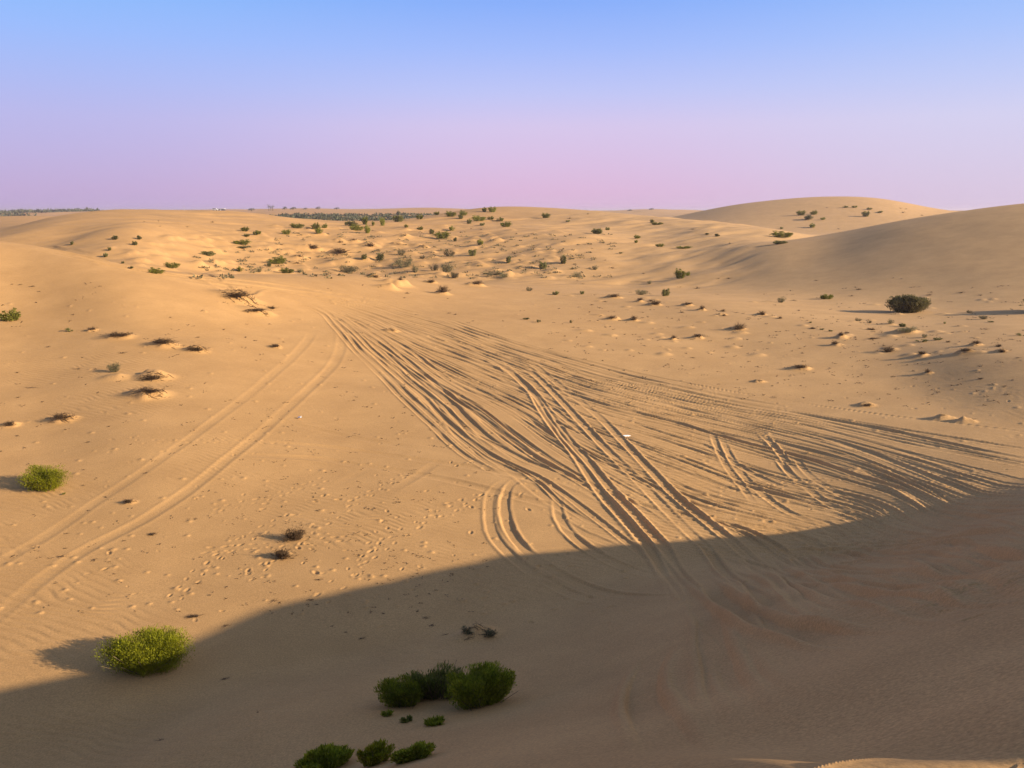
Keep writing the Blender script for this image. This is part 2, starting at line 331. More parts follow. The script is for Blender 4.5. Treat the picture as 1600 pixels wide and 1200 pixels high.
# loop near the shadow edge
rut([(815,742),(790,752),(770,768),(764,795),(768,828),(785,855),(822,888),(875,920),(940,940),(1005,944),(1090,940)], w=.11, dep=.022, rim=.02)
rut([(840,745),(805,752),(792,768),(788,795),(796,828),(820,860),(862,890),(912,915),(975,930),(1050,932),(1130,925)], w=.11, dep=.045, rim=.03)
rut([(880,762),(872,775),(872,800),(885,828),(915,855),(960,880),(1020,898),(1085,905)], w=.11, dep=.026, rim=.024)
rut([(820,770),(852,790),(890,822),(940,845),(1000,870),(1060,885)], w=.11, dep=.026, rim=.024)
rut([(905,760),(960,798),(1010,850),(1050,860)], w=.10, dep=.025, rim=.022)
# broad churned ruts in the shaded bowl
kws = dict(w=.15, dep=.075, rim=.07, rough=.1, erase=.4)
for P in ([(1040,1000),(1018,1035),(1005,1070),(1010,1105),(1033,1145),(1075,1182)],
          [(1106,950),(1112,1000),(1122,1035),(1132,1070),(1152,1112),(1200,1150),(1260,1180)],
          [(1085,890),(1112,918),(1150,948),(1200,972),(1258,986),(1302,997),(1375,1000),(1433,1008),(1520,1000)],
          [(1190,860),(1230,900),(1290,935),(1330,955),(1390,965)],
          [(1150,850),(1200,895),(1250,935),(1300,965)],
          [(1180,868),(1280,880),(1400,872),(1500,864),(1640,868)],
          [(1250,910),(1300,918),(1380,930),(1460,932)],
          [(1350,912),(1430,905),(1480,890)],
          [(1450,868),(1480,885),(1495,908),(1530,915),(1590,908)],
          [(1510,938),(1560,950),(1640,945)],
          [(1530,975),(1570,985),(1640,1000)],
          [(1480,1015),(1530,1020),(1620,1000)],
          [(1330,1045),(1400,1048),(1480,1058),(1540,1050),(1630,1035)],
          [(1200,1030),(1260,1040),(1330,1050)],
          [(1140,1000),(1160,1060),(1210,1100),(1280,1120)],
          [(1230,870),(1330,900),(1450,915),(1600,935)],
          [(1200,845),(1300,852),(1420,848),(1620,830)],
          [(1100,862),(1170,905),(1220,960),(1260,1010)],
          [(1300,1120),(1400,1105),(1500,1110),(1620,1090)]):
    rut(P, **kws)
# fans of lines melting into the shaded right slope
for k in range(14):
    y0 = 812+rnd(-10, 50); y1 = rnd(790, 960); x0 = rnd(1080, 1300)
    rut([(x0, y0), ((x0+1600)/2, (y0+y1)/2+rnd(5, 25)), (1620, y1)], w=.13, dep=.05, rim=.045)
# ---- foot prints, clods, trampled patches
def pit(x, y, a, s, dpt):
    rs, cs = window(x, y, .35*s+.1)
    dx, dy = X[rs, cs]-x, Y[rs, cs]-y; ca, sa = math.cos(a), math.sin(a)
    u = (dx*ca+dy*sa)/(.13*s); v = (-dx*sa+dy*ca)/(.065*s); q = np.sqrt(u*u+v*v)
    Z[rs, cs] += -dpt*(1-sstep(.5, 1.2, q))+dpt*.3*np.exp(-((q-1.5)/.45)**2)
def trail(p0, p1, n, jit=.25):
    P = spline([locate(*p0), locate((p0[0]+p1[0])/2+rnd(-25, 25), (p0[1]+p1[1])/2), locate(*p1)], .1); m = len(P)
    for i in range(n):
        t = int(i/n*(m-1)); x, y = P[t]; d = P[min(t+1, m-1)]-P[max(t-1, 0)]; a = math.atan2(d[1], d[0])
        off = (.1 if i % 2 else -.1)
        pit(x-math.sin(a)*off+rnd(-.06, .06), y+math.cos(a)*off, a+rnd(-.4, .4), rnd(.35, .6), rnd(.006, .014))
trail((380,905),(640,735),28); trail((270,935),(460,800),24); trail((560,880),(760,770),22); trail((230,690),(470,690),22)
trail((1130,765),(1480,735),34); trail((1200,745),(1330,770),14); trail((820,745),(960,770),14); trail((320,860),(560,840),22); trail((500,940),(620,790),16)
trail((1280,725),(1420,745),14); trail((700,790),(830,770),12); trail((330,800),(520,745),20)
for k in range(260):
    px = rnd(0, 1600); py = rnd(560, 980)
    if px > 1000 and py < 700: py = rnd(560, 640)
    if 250 < px < 760 and random.random() < .5: py = rnd(690, 900)
    x, y = locate(px, py); s = rnd(.25, .6)
    pit(x, y, rnd(0, 3.1), s, rnd(.015, .038)*s)
for k in range(650):
    px = rnd(0, 1600); py = rnd(470, 960)
    x, y = locate(px, py); r = math.hypot(x, y); s = rnd(.5, 1.3)*(.5+r/40)
    mound(x, y, .02*s, .035*s, .045*s, 0, 1.8)
# ---- wind ripples
rp = (1-sstep(24, 42, Rg))*sstep(3.5, 6, Rg); ir = np.searchsorted(R, 44)
xx, yy = X[:ir], Y[:ir]
ph = 2*math.pi*((xx*.42+yy*.90)/.15+1.0*vnoise(xx/1.8, yy/1.8, 31)+.6*vnoise(xx/.5, yy/.5, 32))
rip = np.sin(ph)+.3*np.sin(2*ph+.8)
msk = sstep(-.25, .5, vnoise(xx/3.7, yy/3.7, 33)+.3*vnoise(xx/1.2, yy/1.2, 34))
Z[:ir] += .0056*rip*msk*rp[:ir]

# ------------------------------------------------------------------ materials
def newmat(name):
    m = bpy.data.materials.new(name); m.use_nodes = True; nt = m.node_tree; nt.nodes.clear()
    o = nt.nodes.new('ShaderNodeOutputMaterial'); b = nt.nodes.new('ShaderNodeBsdfPrincipled'); nt.links.new(b.outputs[0], o.inputs[0])
    return m, nt, b, o
def nz(nt, scale, detail=4, rough=.55, coord=None, dims='3D'):
    n = nt.nodes.new('ShaderNodeTexNoise'); n.inputs['Scale'].default_value = scale; n.inputs['Detail'].default_value = detail; n.inputs['Roughness'].default_value = rough
    if coord is not None: nt.links.new(coord, n.inputs['Vector'])
    return n
def ramp(nt, src, stops):
    r = nt.nodes.new('ShaderNodeValToRGB'); e = r.color_ramp.elements
    e[0].position, e[0].color = stops[0][0], (*stops[0][1], 1); e[1].position, e[1].color = stops[-1][0], (*stops[-1][1], 1)
    for p, c in stops[1:-1]:
        q = e.new(p); q.color = (*c, 1)
    nt.links.new(src, r.inputs[0]); return r
def mixc(nt, a, b, fac, mode='MIX'):
    m = nt.nodes.new('ShaderNodeMix'); m.data_type = 'RGBA'; m.blend_type = mode
    if isinstance(fac, float): m.inputs[0].default_value = fac
    else: nt.links.new(fac, m.inputs[0])
    for s, i in ((a, 6), (b, 7)):
        if isinstance(s, tuple): m.inputs[i].default_value = (*s, 1)
        else: nt.links.new(s, m.inputs[i])
    return m.outputs[2]
sand, nt, bs, out = newmat('sand')
tc = nt.nodes.new('ShaderNodeTexCoord').outputs['Object']
nA = nz(nt, .05, 5, .6, tc); nB = nz(nt, .9, 6, .65, tc); nC = nz(nt, 45, 4, .75, tc); nD = nz(nt, 8, 5, .7, tc)
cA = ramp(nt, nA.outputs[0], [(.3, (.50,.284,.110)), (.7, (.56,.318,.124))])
cB = ramp(nt, nB.outputs[0], [(.3, (.93,.92,.90)), (.7, (1.06,1.06,1.05))])
cC = ramp(nt, nC.outputs[0], [(.3, (.74,.73,.72)), (.7, (1.26,1.26,1.26))])
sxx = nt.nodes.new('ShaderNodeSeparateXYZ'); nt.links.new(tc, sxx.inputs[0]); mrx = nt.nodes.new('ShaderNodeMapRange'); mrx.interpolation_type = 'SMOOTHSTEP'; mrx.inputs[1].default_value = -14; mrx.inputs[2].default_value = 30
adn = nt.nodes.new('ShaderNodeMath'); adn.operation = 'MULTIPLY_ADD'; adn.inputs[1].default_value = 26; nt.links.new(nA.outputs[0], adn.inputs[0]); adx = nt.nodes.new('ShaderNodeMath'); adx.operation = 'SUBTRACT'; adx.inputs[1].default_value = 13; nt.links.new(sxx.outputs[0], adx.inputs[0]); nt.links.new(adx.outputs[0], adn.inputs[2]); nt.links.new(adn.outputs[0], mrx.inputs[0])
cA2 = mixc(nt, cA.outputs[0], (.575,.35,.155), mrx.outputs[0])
nE = nz(nt, .35, 6, .7, tc); cE = ramp(nt, nE.outputs[0], [(.3, (.92,.91,.91)), (.7, (1.06,1.06,1.07))])
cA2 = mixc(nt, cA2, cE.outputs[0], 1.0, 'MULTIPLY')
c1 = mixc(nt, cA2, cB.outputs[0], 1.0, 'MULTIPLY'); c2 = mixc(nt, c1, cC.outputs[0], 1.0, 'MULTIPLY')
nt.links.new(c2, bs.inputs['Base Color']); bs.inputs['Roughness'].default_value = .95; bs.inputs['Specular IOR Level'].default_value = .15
b1 = nt.nodes.new('ShaderNodeBump'); b1.inputs['Strength'].default_value = .35; b1.inputs['Distance'].default_value = .007; nt.links.new(nD.outputs[0], b1.inputs['Height'])
b2 = nt.nodes.new('ShaderNodeBump'); b2.inputs['Strength'].default_value = .5; b2.inputs['Distance'].default_value = .0035; nt.links.new(nC.outputs[0], b2.inputs['Height']); nt.links.new(b1.outputs[0], b2.inputs['Normal'])
nt.links.new(b2.outputs[0], bs.inputs['Normal'])

def leafmat(name, dark, light, transl=.25, scale=6):
    m, nt, b, o = newmat(name)
    g = nt.nodes.new('ShaderNodeNewGeometry'); oi = nt.nodes.new('ShaderNodeObjectInfo')
    r = ramp(nt, g.outputs['Random Per Island'], [(0, dark), (1, light)])
    tcx = nt.nodes.new('ShaderNodeTexCoord').outputs['Object']; n = nz(nt, scale, 2, .5, tcx)
    r2 = ramp(nt, n.outputs[0], [(.35, (.75,.75,.75)), (.65, (1.2,1.2,1.15))])
    c = mixc(nt, r.outputs[0], r2.outputs[0], 1.0, 'MULTIPLY')
    hv = nt.nodes.new('ShaderNodeHueSaturation'); nt.links.new(c, hv.inputs['Color'])
    mr = nt.nodes.new('ShaderNodeMapRange'); mr.inputs[3].default_value = .82; mr.inputs[4].default_value = 1.2; nt.links.new(oi.outputs['Random'], mr.inputs[0]); nt.links.new(mr.outputs[0], hv.inputs['Value'])
    nt.links.new(hv.outputs[0], b.inputs['Base Color']); b.inputs['Roughness'].default_value = .7; b.inputs['Specular IOR Level'].default_value = .2
    if transl:
        t = nt.nodes.new('ShaderNodeBsdfTranslucent'); nt.links.new(hv.outputs[0], t.inputs[0]); mx = nt.nodes.new('ShaderNodeMixShader'); mx.inputs[0].default_value = transl
        nt.links.new(b.outputs[0], mx.inputs[1]); nt.links.new(t.outputs[0], mx.inputs[2]); nt.links.new(mx.outputs[0], o.inputs[0])
    return m
MG = leafmat('broom_green', (.17,.175,.006), (.34,.335,.018), .4)
MDG = leafmat('dusty_green', (.09,.11,.02), (.27,.28,.05), .35)
MBR = leafmat('brown_olive', (.09,.08,.03), (.21,.175,.07), .25)
MGF = leafmat('scrub_green', (.12,.12,.018), (.29,.28,.045), .35)
MG2 = leafmat('deep_green', (.12,.155,.008), (.36,.37,.03), .45)
MO = leafmat('olive_green', (.10,.10,.03), (.24,.22,.07), .3)
MGY = leafmat('grey_twig', (.10,.09,.045), (.20,.17,.085), .1)
MDRY = leafmat('dead_twig', (.045,.028,.015), (.15,.09,.045), .0)
MST = leafmat('woody_stem', (.10,.07,.04), (.2,.14,.08), .0)
# ------------------------------------------------------------------ mesh helpers
def mesh_np(name, V, Fc, mats, smooth=False, midx=None):
    me = bpy.data.meshes.new(name); V = np.asarray(V, np.float32); Fc = np.asarray(Fc, np.int32); k = Fc.shape[1]
    me.vertices.add(len(V)); me.vertices.foreach_set('co', V.ravel())
    me.loops.add(Fc.size); me.loops.foreach_set('vertex_index', Fc.ravel())
    me.polygons.add(len(Fc)); me.polygons.foreach_set('loop_start', np.arange(0, Fc.size, k, dtype=np.int32))
    if smooth: me.polygons.foreach_set('use_smooth', np.ones(len(Fc), bool))
    me.update(calc_edges=True)
    for m in mats: me.materials.append(m)
    if midx is not None: me.polygons.foreach_set('material_index', np.asarray(midx, np.int32))
    return me
def link(name, me, parent=None):
    o = bpy.data.objects.new(name, me); COL.objects.link(o)
    if parent: o.parent = parent
    return o
def tag(o, label=None, cat=None, group=None, kind=None):
    if label: o['label'] = label
    if cat: o['category'] = cat
    if group: o['group'] = group
    if kind: o['kind'] = kind
    return o
V = np.stack([X, Y, Z], -1).reshape(-1, 3); ii, jj = np.meshgrid(np.arange(NR-1), np.arange(NA), indexing='ij')
j2 = (jj+1) % NA
Fq = np.stack([ii*NA+jj, ii*NA+j2, (ii+1)*NA+j2, (ii+1)*NA+jj], -1).reshape(-1, 4)[:, ::-1]
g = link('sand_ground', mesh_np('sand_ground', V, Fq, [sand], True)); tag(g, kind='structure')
# centre cap
me = bpy.data.meshes.new('sand_cap')

# blades: thin leaf shapes from arrays of base, direction, length, width
def blades(P, Dv, L, Wd, rng):
    n = len(P); Dv = Dv/np.linalg.norm(Dv, axis=1)[:, None]
    rv = rng.normal(size=(n, 3)); sdv = np.cross(Dv, rv); sdv /= np.linalg.norm(sdv, axis=1)[:, None]+1e-9
    a = P; tip = P+Dv*L[:, None]; m = P+Dv*(L*.45)[:, None]
    v = np.stack([a, m+sdv*Wd[:, None], tip, m-sdv*Wd[:, None]], 1).reshape(-1, 3)
    f = np.arange(n*4).reshape(n, 4); return v, f
def tubes(A, B, ra, rb):
    """thin three-sided sticks"""
    n = len(A); d = B-A; d = d/(np.linalg.norm(d, axis=1)[:, None]+1e-9)
    ref = np.where(np.abs(d[:, 2:3]) < .9, np.array([[0, 0, 1.]]), np.array([[1., 0, 0]])); u = np.cross(d, ref); u /= np.linalg.norm(u, axis=1)[:, None]; w = np.cross(d, u)
    rings = []
    for (C, rr) in ((A, ra), (B, rb)):
        for kk in range(3):
            a = kk*2*math.pi/3; rings.append(C+(u*math.cos(a)+w*math.sin(a))*rr[:, None])
    v = np.stack(rings, 1).reshape(-1, 3); b = np.arange(n)[:, None]*6
    f = np.concatenate([b+np.array([[0, 1, 4, 3]]), b+np.array([[1, 2, 5, 4]]), b+np.array([[2, 0, 3, 5]])]); return v, f
def shrub_arrays(seed, W, Dp, H, n_leaf, leaf, nclump=14, upright=.5, ragged=1.0):
    """leaf blades on clumps that fill a dome W x Dp x H, base at z=0"""
    rg = np.random.default_rng(seed)
    th = rg.uniform(0, 2*math.pi, nclump); rr = np.sqrt(rg.uniform(0, 1, nclump))*.72
    cx, cy = rr*np.cos(th), rr*np.sin(th); ch = np.sqrt(np.clip(1-rr**2, .1, 1))*rg.uniform(.72, 1.08, nclump)
    cr = rg.uniform(.22, .4, nclump)
    ch = ch*(1+(rg.uniform(.72, 1.12, nclump)-1)*ragged); cr = cr*(.8+.35*(1-ragged))
    k = rg.integers(0, nclump, n_leaf)
    u = rg.normal(size=(n_leaf, 3)); u /= np.linalg.norm(u, axis=1)[:, None]
    rad = np.power(rg.uniform(0, 1, n_leaf), .6)
    t = rg.uniform(0, 1, n_leaf)**.8; sp_ = cr[k]*(.55+.75*np.sin(np.clip(t, 0, 1)*2.7))*rad
    lean = .62+.38*t
    px = cx[k]*lean*1.08+u[:, 0]*sp_; py = cy[k]*lean*1.08+u[:, 1]*sp_
    z = ch[k]*t+np.abs(u[:, 2])*rad*.05
    keep = np.hypot(px, py) < 1.12
    P = np.c_[px*W/2, py*Dp/2, z*H*.95][keep]; n = len(P)
    Dv = np.c_[px[keep]*.7, py[keep]*.7, np.full(n, upright+.2)]+rg.normal(size=(n, 3))*.38
    Dv[:, 2] = np.abs(Dv[:, 2])
    L = leaf*rg.uniform(.6, 1.5, n); Wd = L*rg.uniform(.10, .17, n)
    return P, Dv, L, Wd, rg, (cx*W/2, cy*Dp/2, ch*H)
def stems_arrays(rg, tops, W, n=40):
    cx, cy, ch = tops; m = len(cx); k = rg.integers(0, m, n)
    B = np.c_[cx[k]+rg.normal(size=n)*W*.08, cy[k]+rg.normal(size=n)*W*.08, ch[k]*rg.uniform(.6, .98, n)]
    A = np.c_[B[:, 0]*.25, B[:, 1]*.25, np.full(n, -.03*W)]
    r = np.full(n, .007*W); return tubes(A, B, r, r*.4)
def dry_arrays(seed, W, Dp, H, n=60, forks=5, rad=.006, arch=.4, nleaf=0):
    """tangle of dead branches: main sticks from the root, each forked"""
    rg = np.random.default_rng(seed); A = []; B = []; RA = []; RB = []
    for i in range(n):
        a = rg.uniform(0, 2*math.pi); e = rg.uniform(.15, 1.45)
        p = np.array([rg.normal()*.1*W, rg.normal()*.1*Dp, -.02*H]); d = np.array([math.cos(a)*math.cos(e), math.sin(a)*math.cos(e), math.sin(e)])
        L = rg.uniform(.6, 1.05); q = p.copy(); r0 = rad*W*rg.uniform(.7, 1.6)
        for s in range(4):
            step = d*np.array([W/2, Dp/2, H])*L/4
            q2 = q+step+rg.normal(size=3)*.03*W; q2[2] = max(q2[2], .01)
            A.append(q); B.append(q2); RA.append(r0); RB.append(r0*.75)
            if s > 0:
                for f in range(forks):
                    dd = d+rg.normal(size=3)*.7; dd[2] = abs(dd[2])*.8; e2 = q2+dd*np.array([W/2, Dp/2, H])*rg.uniform(.1, .3)
                    A.append(q2); B.append(e2); RA.append(r0*.5); RB.append(r0*.2)
            q = q2; r0 *= .72; d = d+rg.normal(size=3)*.15; d[2] -= arch*.3
    return tubes(np.array(A), np.array(B), np.array(RA), np.array(RB))
def join(parts):
    Vs = []; Fs = []; o = 0
    for v, f in parts: Vs.append(v); Fs.append(f+o); o += len(v)
    return np.vstack(Vs), np.vstack(Fs)
# prototypes one unit wide, deep and tall: scaled to each plant
def proto_green(seed, mat, n=1500, leaf=.085, ncl=12, up=.5):
    P, Dv, L, Wd, rg, tops = shrub_arrays(seed, 1, 1, 1, n, leaf, ncl, up); return mesh_np('shrub', *blades(P, Dv, L, Wd*2.0, rg), [mat])
PG = [proto_green(s, MGF) for s in (1, 2, 3)]; PD = [proto_green(s, MG2) for s in (4, 5)]; PO = [proto_green(s, MO) for s in (6, 7, 8)]
def proto_grey(seed, mat):
    P, Dv, L, Wd, rg, tops = shrub_arrays(seed, 1, 1, 1, 1000, .12, 14, .6); a = blades(P, Dv, L, Wd*.55, rg); b = stems_arrays(rg, tops, 1, 50); return mesh_np('brush', *join([a, b]), [mat])
PGY = [proto_grey(s, MGY) for s in (10, 11, 12)]
def proto_dry(seed, mat, **k): return mesh_np('dead_brush', *dry_arrays(seed, 1, 1, 1, **k), [mat])
PDR = [proto_dry(s, MDRY, n=60, forks=5, rad=.016) for s in (20, 21, 22)]
PT = [proto_dry(s, MDRY, n=14, forks=3, rad=.022, arch=.9) for s in (30, 31, 32, 33)]
PTO = [proto_green(s, MO, n=130, leaf=.22, ncl=6, up=.3) for s in (40, 41)]
# ------------------------------------------------------------------ plants read off the photograph: kind, column, base row, width, height in pixels
PL = """
g 18 504 34 19|o 113 383 9 6|o 180 375 12 7|o 217 375 12 7|o 211 384 12 7|o 171 392 8 6|o 166 402 9 6|o 192 412 6 4|o 206 421 8 4|g 243 428 24 9|g 268 421 22 9
t 332 433 10 3|g 383 363 14 7|g 385 371 14 4|g 400 368 12 6|g 379 384 26 8|o 379 390 20 4|g 375 425 16 8|o 326 402 24 9|t 332 348 10 3|t 250 354 5 2|t 225 347 5 2|t 248 346 5 2|t 292 355 6 2
t 114 493 9 3|u 109 519 12 6|t 52 449 14 3|t 32 446 12 2|t 19 445 8 2|t 75 543 10 3|t 191 553 16 4|t 310 528 12 3|t 383 528 10 3|t 350 516 9 3|t 266 497 6 3|t 27 583 9 3
d 372 472 56 9|d 402 491 46 5|d 425 484 18 5|d 255 543 44 9|d 308 552 34 8|d 185 530 46 8|d 145 518 16 5|y 180 583 20 15|d 232 620 54 10|d 240 597 46 9|d 98 660 40 10|d 15 668 26 8|d 431 545 18 6|t 613 519 24 4
g 403 367 10 6|g 463 357 22 7|g 448 367 13 7|t 480 358 11 3|g 493 359 17 10|g 508 357 10 6|g 499 367 15 9|o 541 352 8 6|o 550 354 20 8|g 556 361 23 9|g 574 365 14 12|g 571 351 16 11|g 583 353 10 6|g 598 353 12 12|o 623 347 20 11|o 622 336 8 6|g 656 343 13 8|g 683 336 10 5|g 704 339 17 8|g 723 337 13 7|o 720 343 13 7|g 747 346 24 8|o 734 350 10 7|g 767 344 11 5|g 782 346 15 6|o 754 353 12 5|g 757 331 12 6|g 769 332 13 8|g 791 355 18 8|g 635 356 10 5|g 657 360 10 5|o 675 366 12 8|g 692 373 22 11|g 706 361 13 7|o 711 377 9 6|g 750 383 16 8|t 752 359 9 3|t 736 358 7 2
g 435 414 28 11|o 421 417 10 6|g 448 428 22 8|y 404 426 9 6|y 469 426 9 5|o 569 407 14 9|o 594 408 14 12|y 627 399 10 9|y 631 419 22 17|y 543 427 28 11|y 649 427 16 11|y 700 426 20 13|y 702 401 16 10|o 739 401 16 12|y 678 423 16 9|y 709 435 16 9|o 795 412 14 12|y 787 434 14 7|y 770 432 20 6|y 660 405 8 5
d 586 434 22 5|d 625 438 13 4|d 674 443 18 5|d 746 446 22 6|d 693 460 24 11|t 636 459 12 4|t 632 466 9 2|t 701 490 10 3|t 712 492 10 3|t 739 502 7 2|t 786 502 5 2|t 583 361 9 3|t 530 380 18 5|t 554 379 18 4|d 579 387 18 6|t 484 384 9 3|d 490 392 28 6|d 533 399 34 8|t 470 406 20 5|t 465 414 20 5|t 622 383 18 4|t 662 387 14 4|t 632 371 16 5|t 440 384 12 3|t 447 398 12 3|t 505 426 8 3|t 571 422 6 2|t 510 404 20 3
g 852 341 14 7|t 891 342 14 3|u 889 347 12 3|t 918 335 7 3|o 934 366 20 9|o 949 360 9 5|g 1019 348 10 5|g 1026 352 18 4|g 995 373 14 5|g 994 380 12 4|g 1031 386 14 5|g 1069 389 24 4|t 1083 359 10 2|o 1105 367 7 3|o 1120 370 10 5|t 1139 381 12 3|t 833 387 12 3|t 877 392 10 3|t 925 389 6 2|u 970 397 10 3|t 831 366 9 2|t 910 444 9 2
o 881 413 16 13|o 848 421 16 12|t 805 397 12 6|t 957 420 12 4|y 930 422 9 6|y 900 434 14 7|t 1005 428 9 3|g 1062 436 17 15|g 1075 431 10 6|t 1138 436 12 3|t 1123 436 6 2|t 1090 451 14 5|y 1015 444 12 5|y 1001 461 18 8|o 1040 463 17 13|o 869 461 14 6|o 909 460 10 6|y 827 455 8 6|t 871 374 6 2|t 946 407 6 2|t 902 439 5 2
d 960 466 22 5|d 1000 472 15 4|d 1023 478 20 7|d 1017 471 12 3|t 945 472 14 3|t 925 477 10 3|d 956 500 17 5|d 991 502 16 7|d 1074 478 17 4|d 1097 485 13 6|t 1065 489 12 5|d 1130 487 11 4|d 1131 494 8 6|d 1191 493 15 7|t 1150 489 10 2|d 1154 517 24 12|d 1091 529 20 5|d 1053 531 13 5|u 823 500 12 4|u 842 504 10 5|u 892 505 6 5|t 1083 560 10 3|t 895 512 8 2|t 904 513 8 2|t 976 523 7 2|t 999 527 6 2|t 1007 541 10 2|t 1159 542 9 3|t 1130 559 8 2|t 921 536 6 2|t 948 539 6 2|t 883 526 6 3
g 1252 337 13 7|g 1272 336 12 6|o 1262 344 17 7|g 1286 344 9 4|g 1269 356 14 6|t 1310 358 7 2|g 1353 339 12 8|g 1321 325 10 3|g 1335 325 9 3|g 1358 328 9 3|g 1375 333 12 3|t 1407 326 6 2|t 1411 333 10 3|t 1440 337 8 2|t 1416 327 6 2|t 1292 325 6 2|g 1221 358 8 3|g 1220 372 34 10|o 1217 382 28 6
O 1418 490 58 33|O 1632 488 76 36|g 1292 468 18 8|o 1286 467 10 5|t 1275 439 8 3|t 1342 453 12 4|t 1331 463 10 3|t 1453 462 18 4|t 1502 458 12 4|t 1548 458 7 2|t 1532 462 9 3|t 1395 435 6 2|t 1408 436 6 2|y 1221 473 12 8|t 1240 470 14 3|t 1211 477 9 2|t 1247 486 14 3|t 1311 480 8 2|y 1341 502 9 5|y 1358 505 8 4|y 1391 507 12 7|o 1409 511 16 6|y 1420 522 34 9|y 1444 528 12 6|u 1462 532 18 5|d 1482 535 8 3|u 1477 506 8 4|y 1515 489 14 4|y 1537 499 14 6|u 1548 504 12 3|t 1497 510 8 2|t 1541 515 14 3|u 1595 525 14 4|t 1582 531 12 3|d 1219 498 12 4|u 1265 505 9 3|d 1270 514 13 3|u 1285 516 8 3|u 1297 518 8 3|d 1323 521 12 4|d 1314 527 15 6|d 1362 516 17 4|t 1378 518 7 2|d 1364 530 24 3|t 1337 531 10 3|d 1305 539 16 5|u 1440 535 18 5|d 1388 551 24 11|t 1381 541 12 5|d 1440 557 22 5|d 1525 540 20 6|d 1510 552 34 5|d 1560 542 15 5|d 1566 551 15 8|t 1590 560 12 3|t 1250 545 8 2|t 1238 549 8 2|t 1418 571 10 2
d 1252 578 32 6|t 1272 583 8 2|d 1449 584 15 6|t 1321 595 10 2|t 1353 572 10 2|d 1533 593 12 3|t 1487 603 6 4|t 1570 604 9 3|t 1574 617 10 3|d 1356 636 26 5|t 1476 652 24 3|t 1520 656 26 3|t 1188 598 18 2|t 1210 622 20 3|t 1331 573 8 2
g 100 773 9 3|t 139 692 14 3|d 201 788 24 7|t 229 740 14 3|t 131 735 7 3|t 131 759 6 3|d 238 837 18 5|t 165 778 10 3|t 2 706 10 3|t 27 682 10 3|t 28 622 9 3|t 52 607 28 3|t 122 577 18 2|t 150 577 14 2|t 171 667 8 3|t 318 769 7 2|t 337 770 7 2|t 305 812 9 3
d 303 966 27 6|t 352 980 15 4|t 308 914 17 4|t 350 1063 24 7|t 252 1158 20 5|t 403 1114 10 5|t 563 1000 22 5|t 427 941 16 4|t 437 943 9 4|t 487 940 22 4|t 495 947 12 3|t 497 908 18 4|t 471 831 12 3|t 478 835 5 3|t 478 878 7 2|t 652 957 9 5|t 666 968 14 5|t 675 980 18 3|t 697 993 14 4|t 520 980 10 3|t 540 989 8 3|t 579 958 8 5|t 102 858 9 3|t 18 871 15 4|t 97 872 20 5|t 146 877 15 4|t 104 835 12 3
"""
ITEMS = []
for ch in PL.replace('\n', '|').split('|'):
    q = ch.split()
    if len(q) == 5: ITEMS.append((q[0], float(q[1]), float(q[2]), float(q[3]), float(q[4])))
ORD = ['', 'first', 'second', 'third', 'fourth', 'fifth', 'sixth', 'seventh', 'eighth', 'ninth', 'tenth', 'eleventh', 'twelfth', 'thirteenth', 'fourteenth', 'fifteenth', 'sixteenth', 'seventeenth', 'eighteenth', 'nineteenth', 'twentieth']
def zone(px, py):
    if px > 1225 and py < 362: return 'on the high dune at right skyline'
    if px > 1160 and py < 390: return 'in the saddle left of the big right dune'
    if py < 333 and 740 < px < 790: return 'just below the crest of the central dune'
    if py < 350:
        if px < 330: return 'high on the smooth left dune'
        if px < 600: return 'on the rim before the dark tree belt'
        if px < 715: return 'on the left shoulder of the central dune'
        if px < 800: return 'on the top slope of the central dune'
        return 'high on the face right of the central crest'
    if py < 380:
        if px < 240: return 'on the shaded foot of the left dune'
        if px < 430: return 'on the right foot of the left dune'
        if px < 525: return 'on the low rim left of the tree clumps'
        if px < 610: return 'in the clump below the tree belt'
        if px < 690: return 'on the left scrubby slope below the central dune'
        if px < 800: return 'on the right scrubby slope below the central dune'
        if px < 960: return 'on the pale slope right of the central dune'
        return 'on the pale slope left of the saddle'
    if py < 440 and px < 1160:
        if px < 300: return 'in the hollow behind the left brow'
        if px < 430: return 'in the hollow under the left dune'
        if px < 520: return 'at the left end of the scrubby hollow'
        if px < 610: return 'in the left middle of the scrubby hollow'
        if px < 690: return 'in the centre of the scrubby hollow'
        if px < 800: return 'in the right middle of the scrubby hollow'
        if px < 960: return 'at the right end of the scrubby hollow'
        return 'on the bare slope beyond the right brow'
    if py < 480:
        if px < 130: return 'on the left brow'
        if px < 760: return 'on the brow above the track bend'
        if px < 960: return 'under the brow in the middle distance'
        if px < 1110: return 'along the brow right of the middle'
        if px < 1300: return 'before the big right dune'
        return 'at the foot of the big right dune'
    if py < 535 and px > 1110:
        if px < 1230: return 'where the brow bends, right of the middle'
        if px < 1300: return 'in the debris belt, left end'
        if px < 1385: return 'in the debris below the round bush'
        if px < 1490: return 'in the debris right of the round bush'
        return 'in the debris belt at the right edge'
    if py < 630:
        if px < 130: return 'on the bare sand at far left'
        if px < 330: return 'on the left sand near the root mounds'
        if px < 700: return 'beside the track bend'
        if px < 930: return 'on flat sand above the long tracks'
        if px < 1110: return 'on the right flat above the dense tracks'
        if px < 1400: return 'on the stippled sand at right'
        return 'on stippled sand by the right edge'
    if px > 1100: return 'along the upper edge of the dense tracks'
    if py < 800: return 'on left sand beside the wide ruts'
    if py < 895:
        return 'between wide ruts and shadow, left' if px < 330 else 'on rippled sand left of the loop'
    if px < 330: return 'on lit sand above the near yellow bush'
    if py > 1030: return 'in the shade around the near yellow bush'
    if px < 505: return 'at the edge of the big shadow'
    return 'in shade above the dark bush pair'
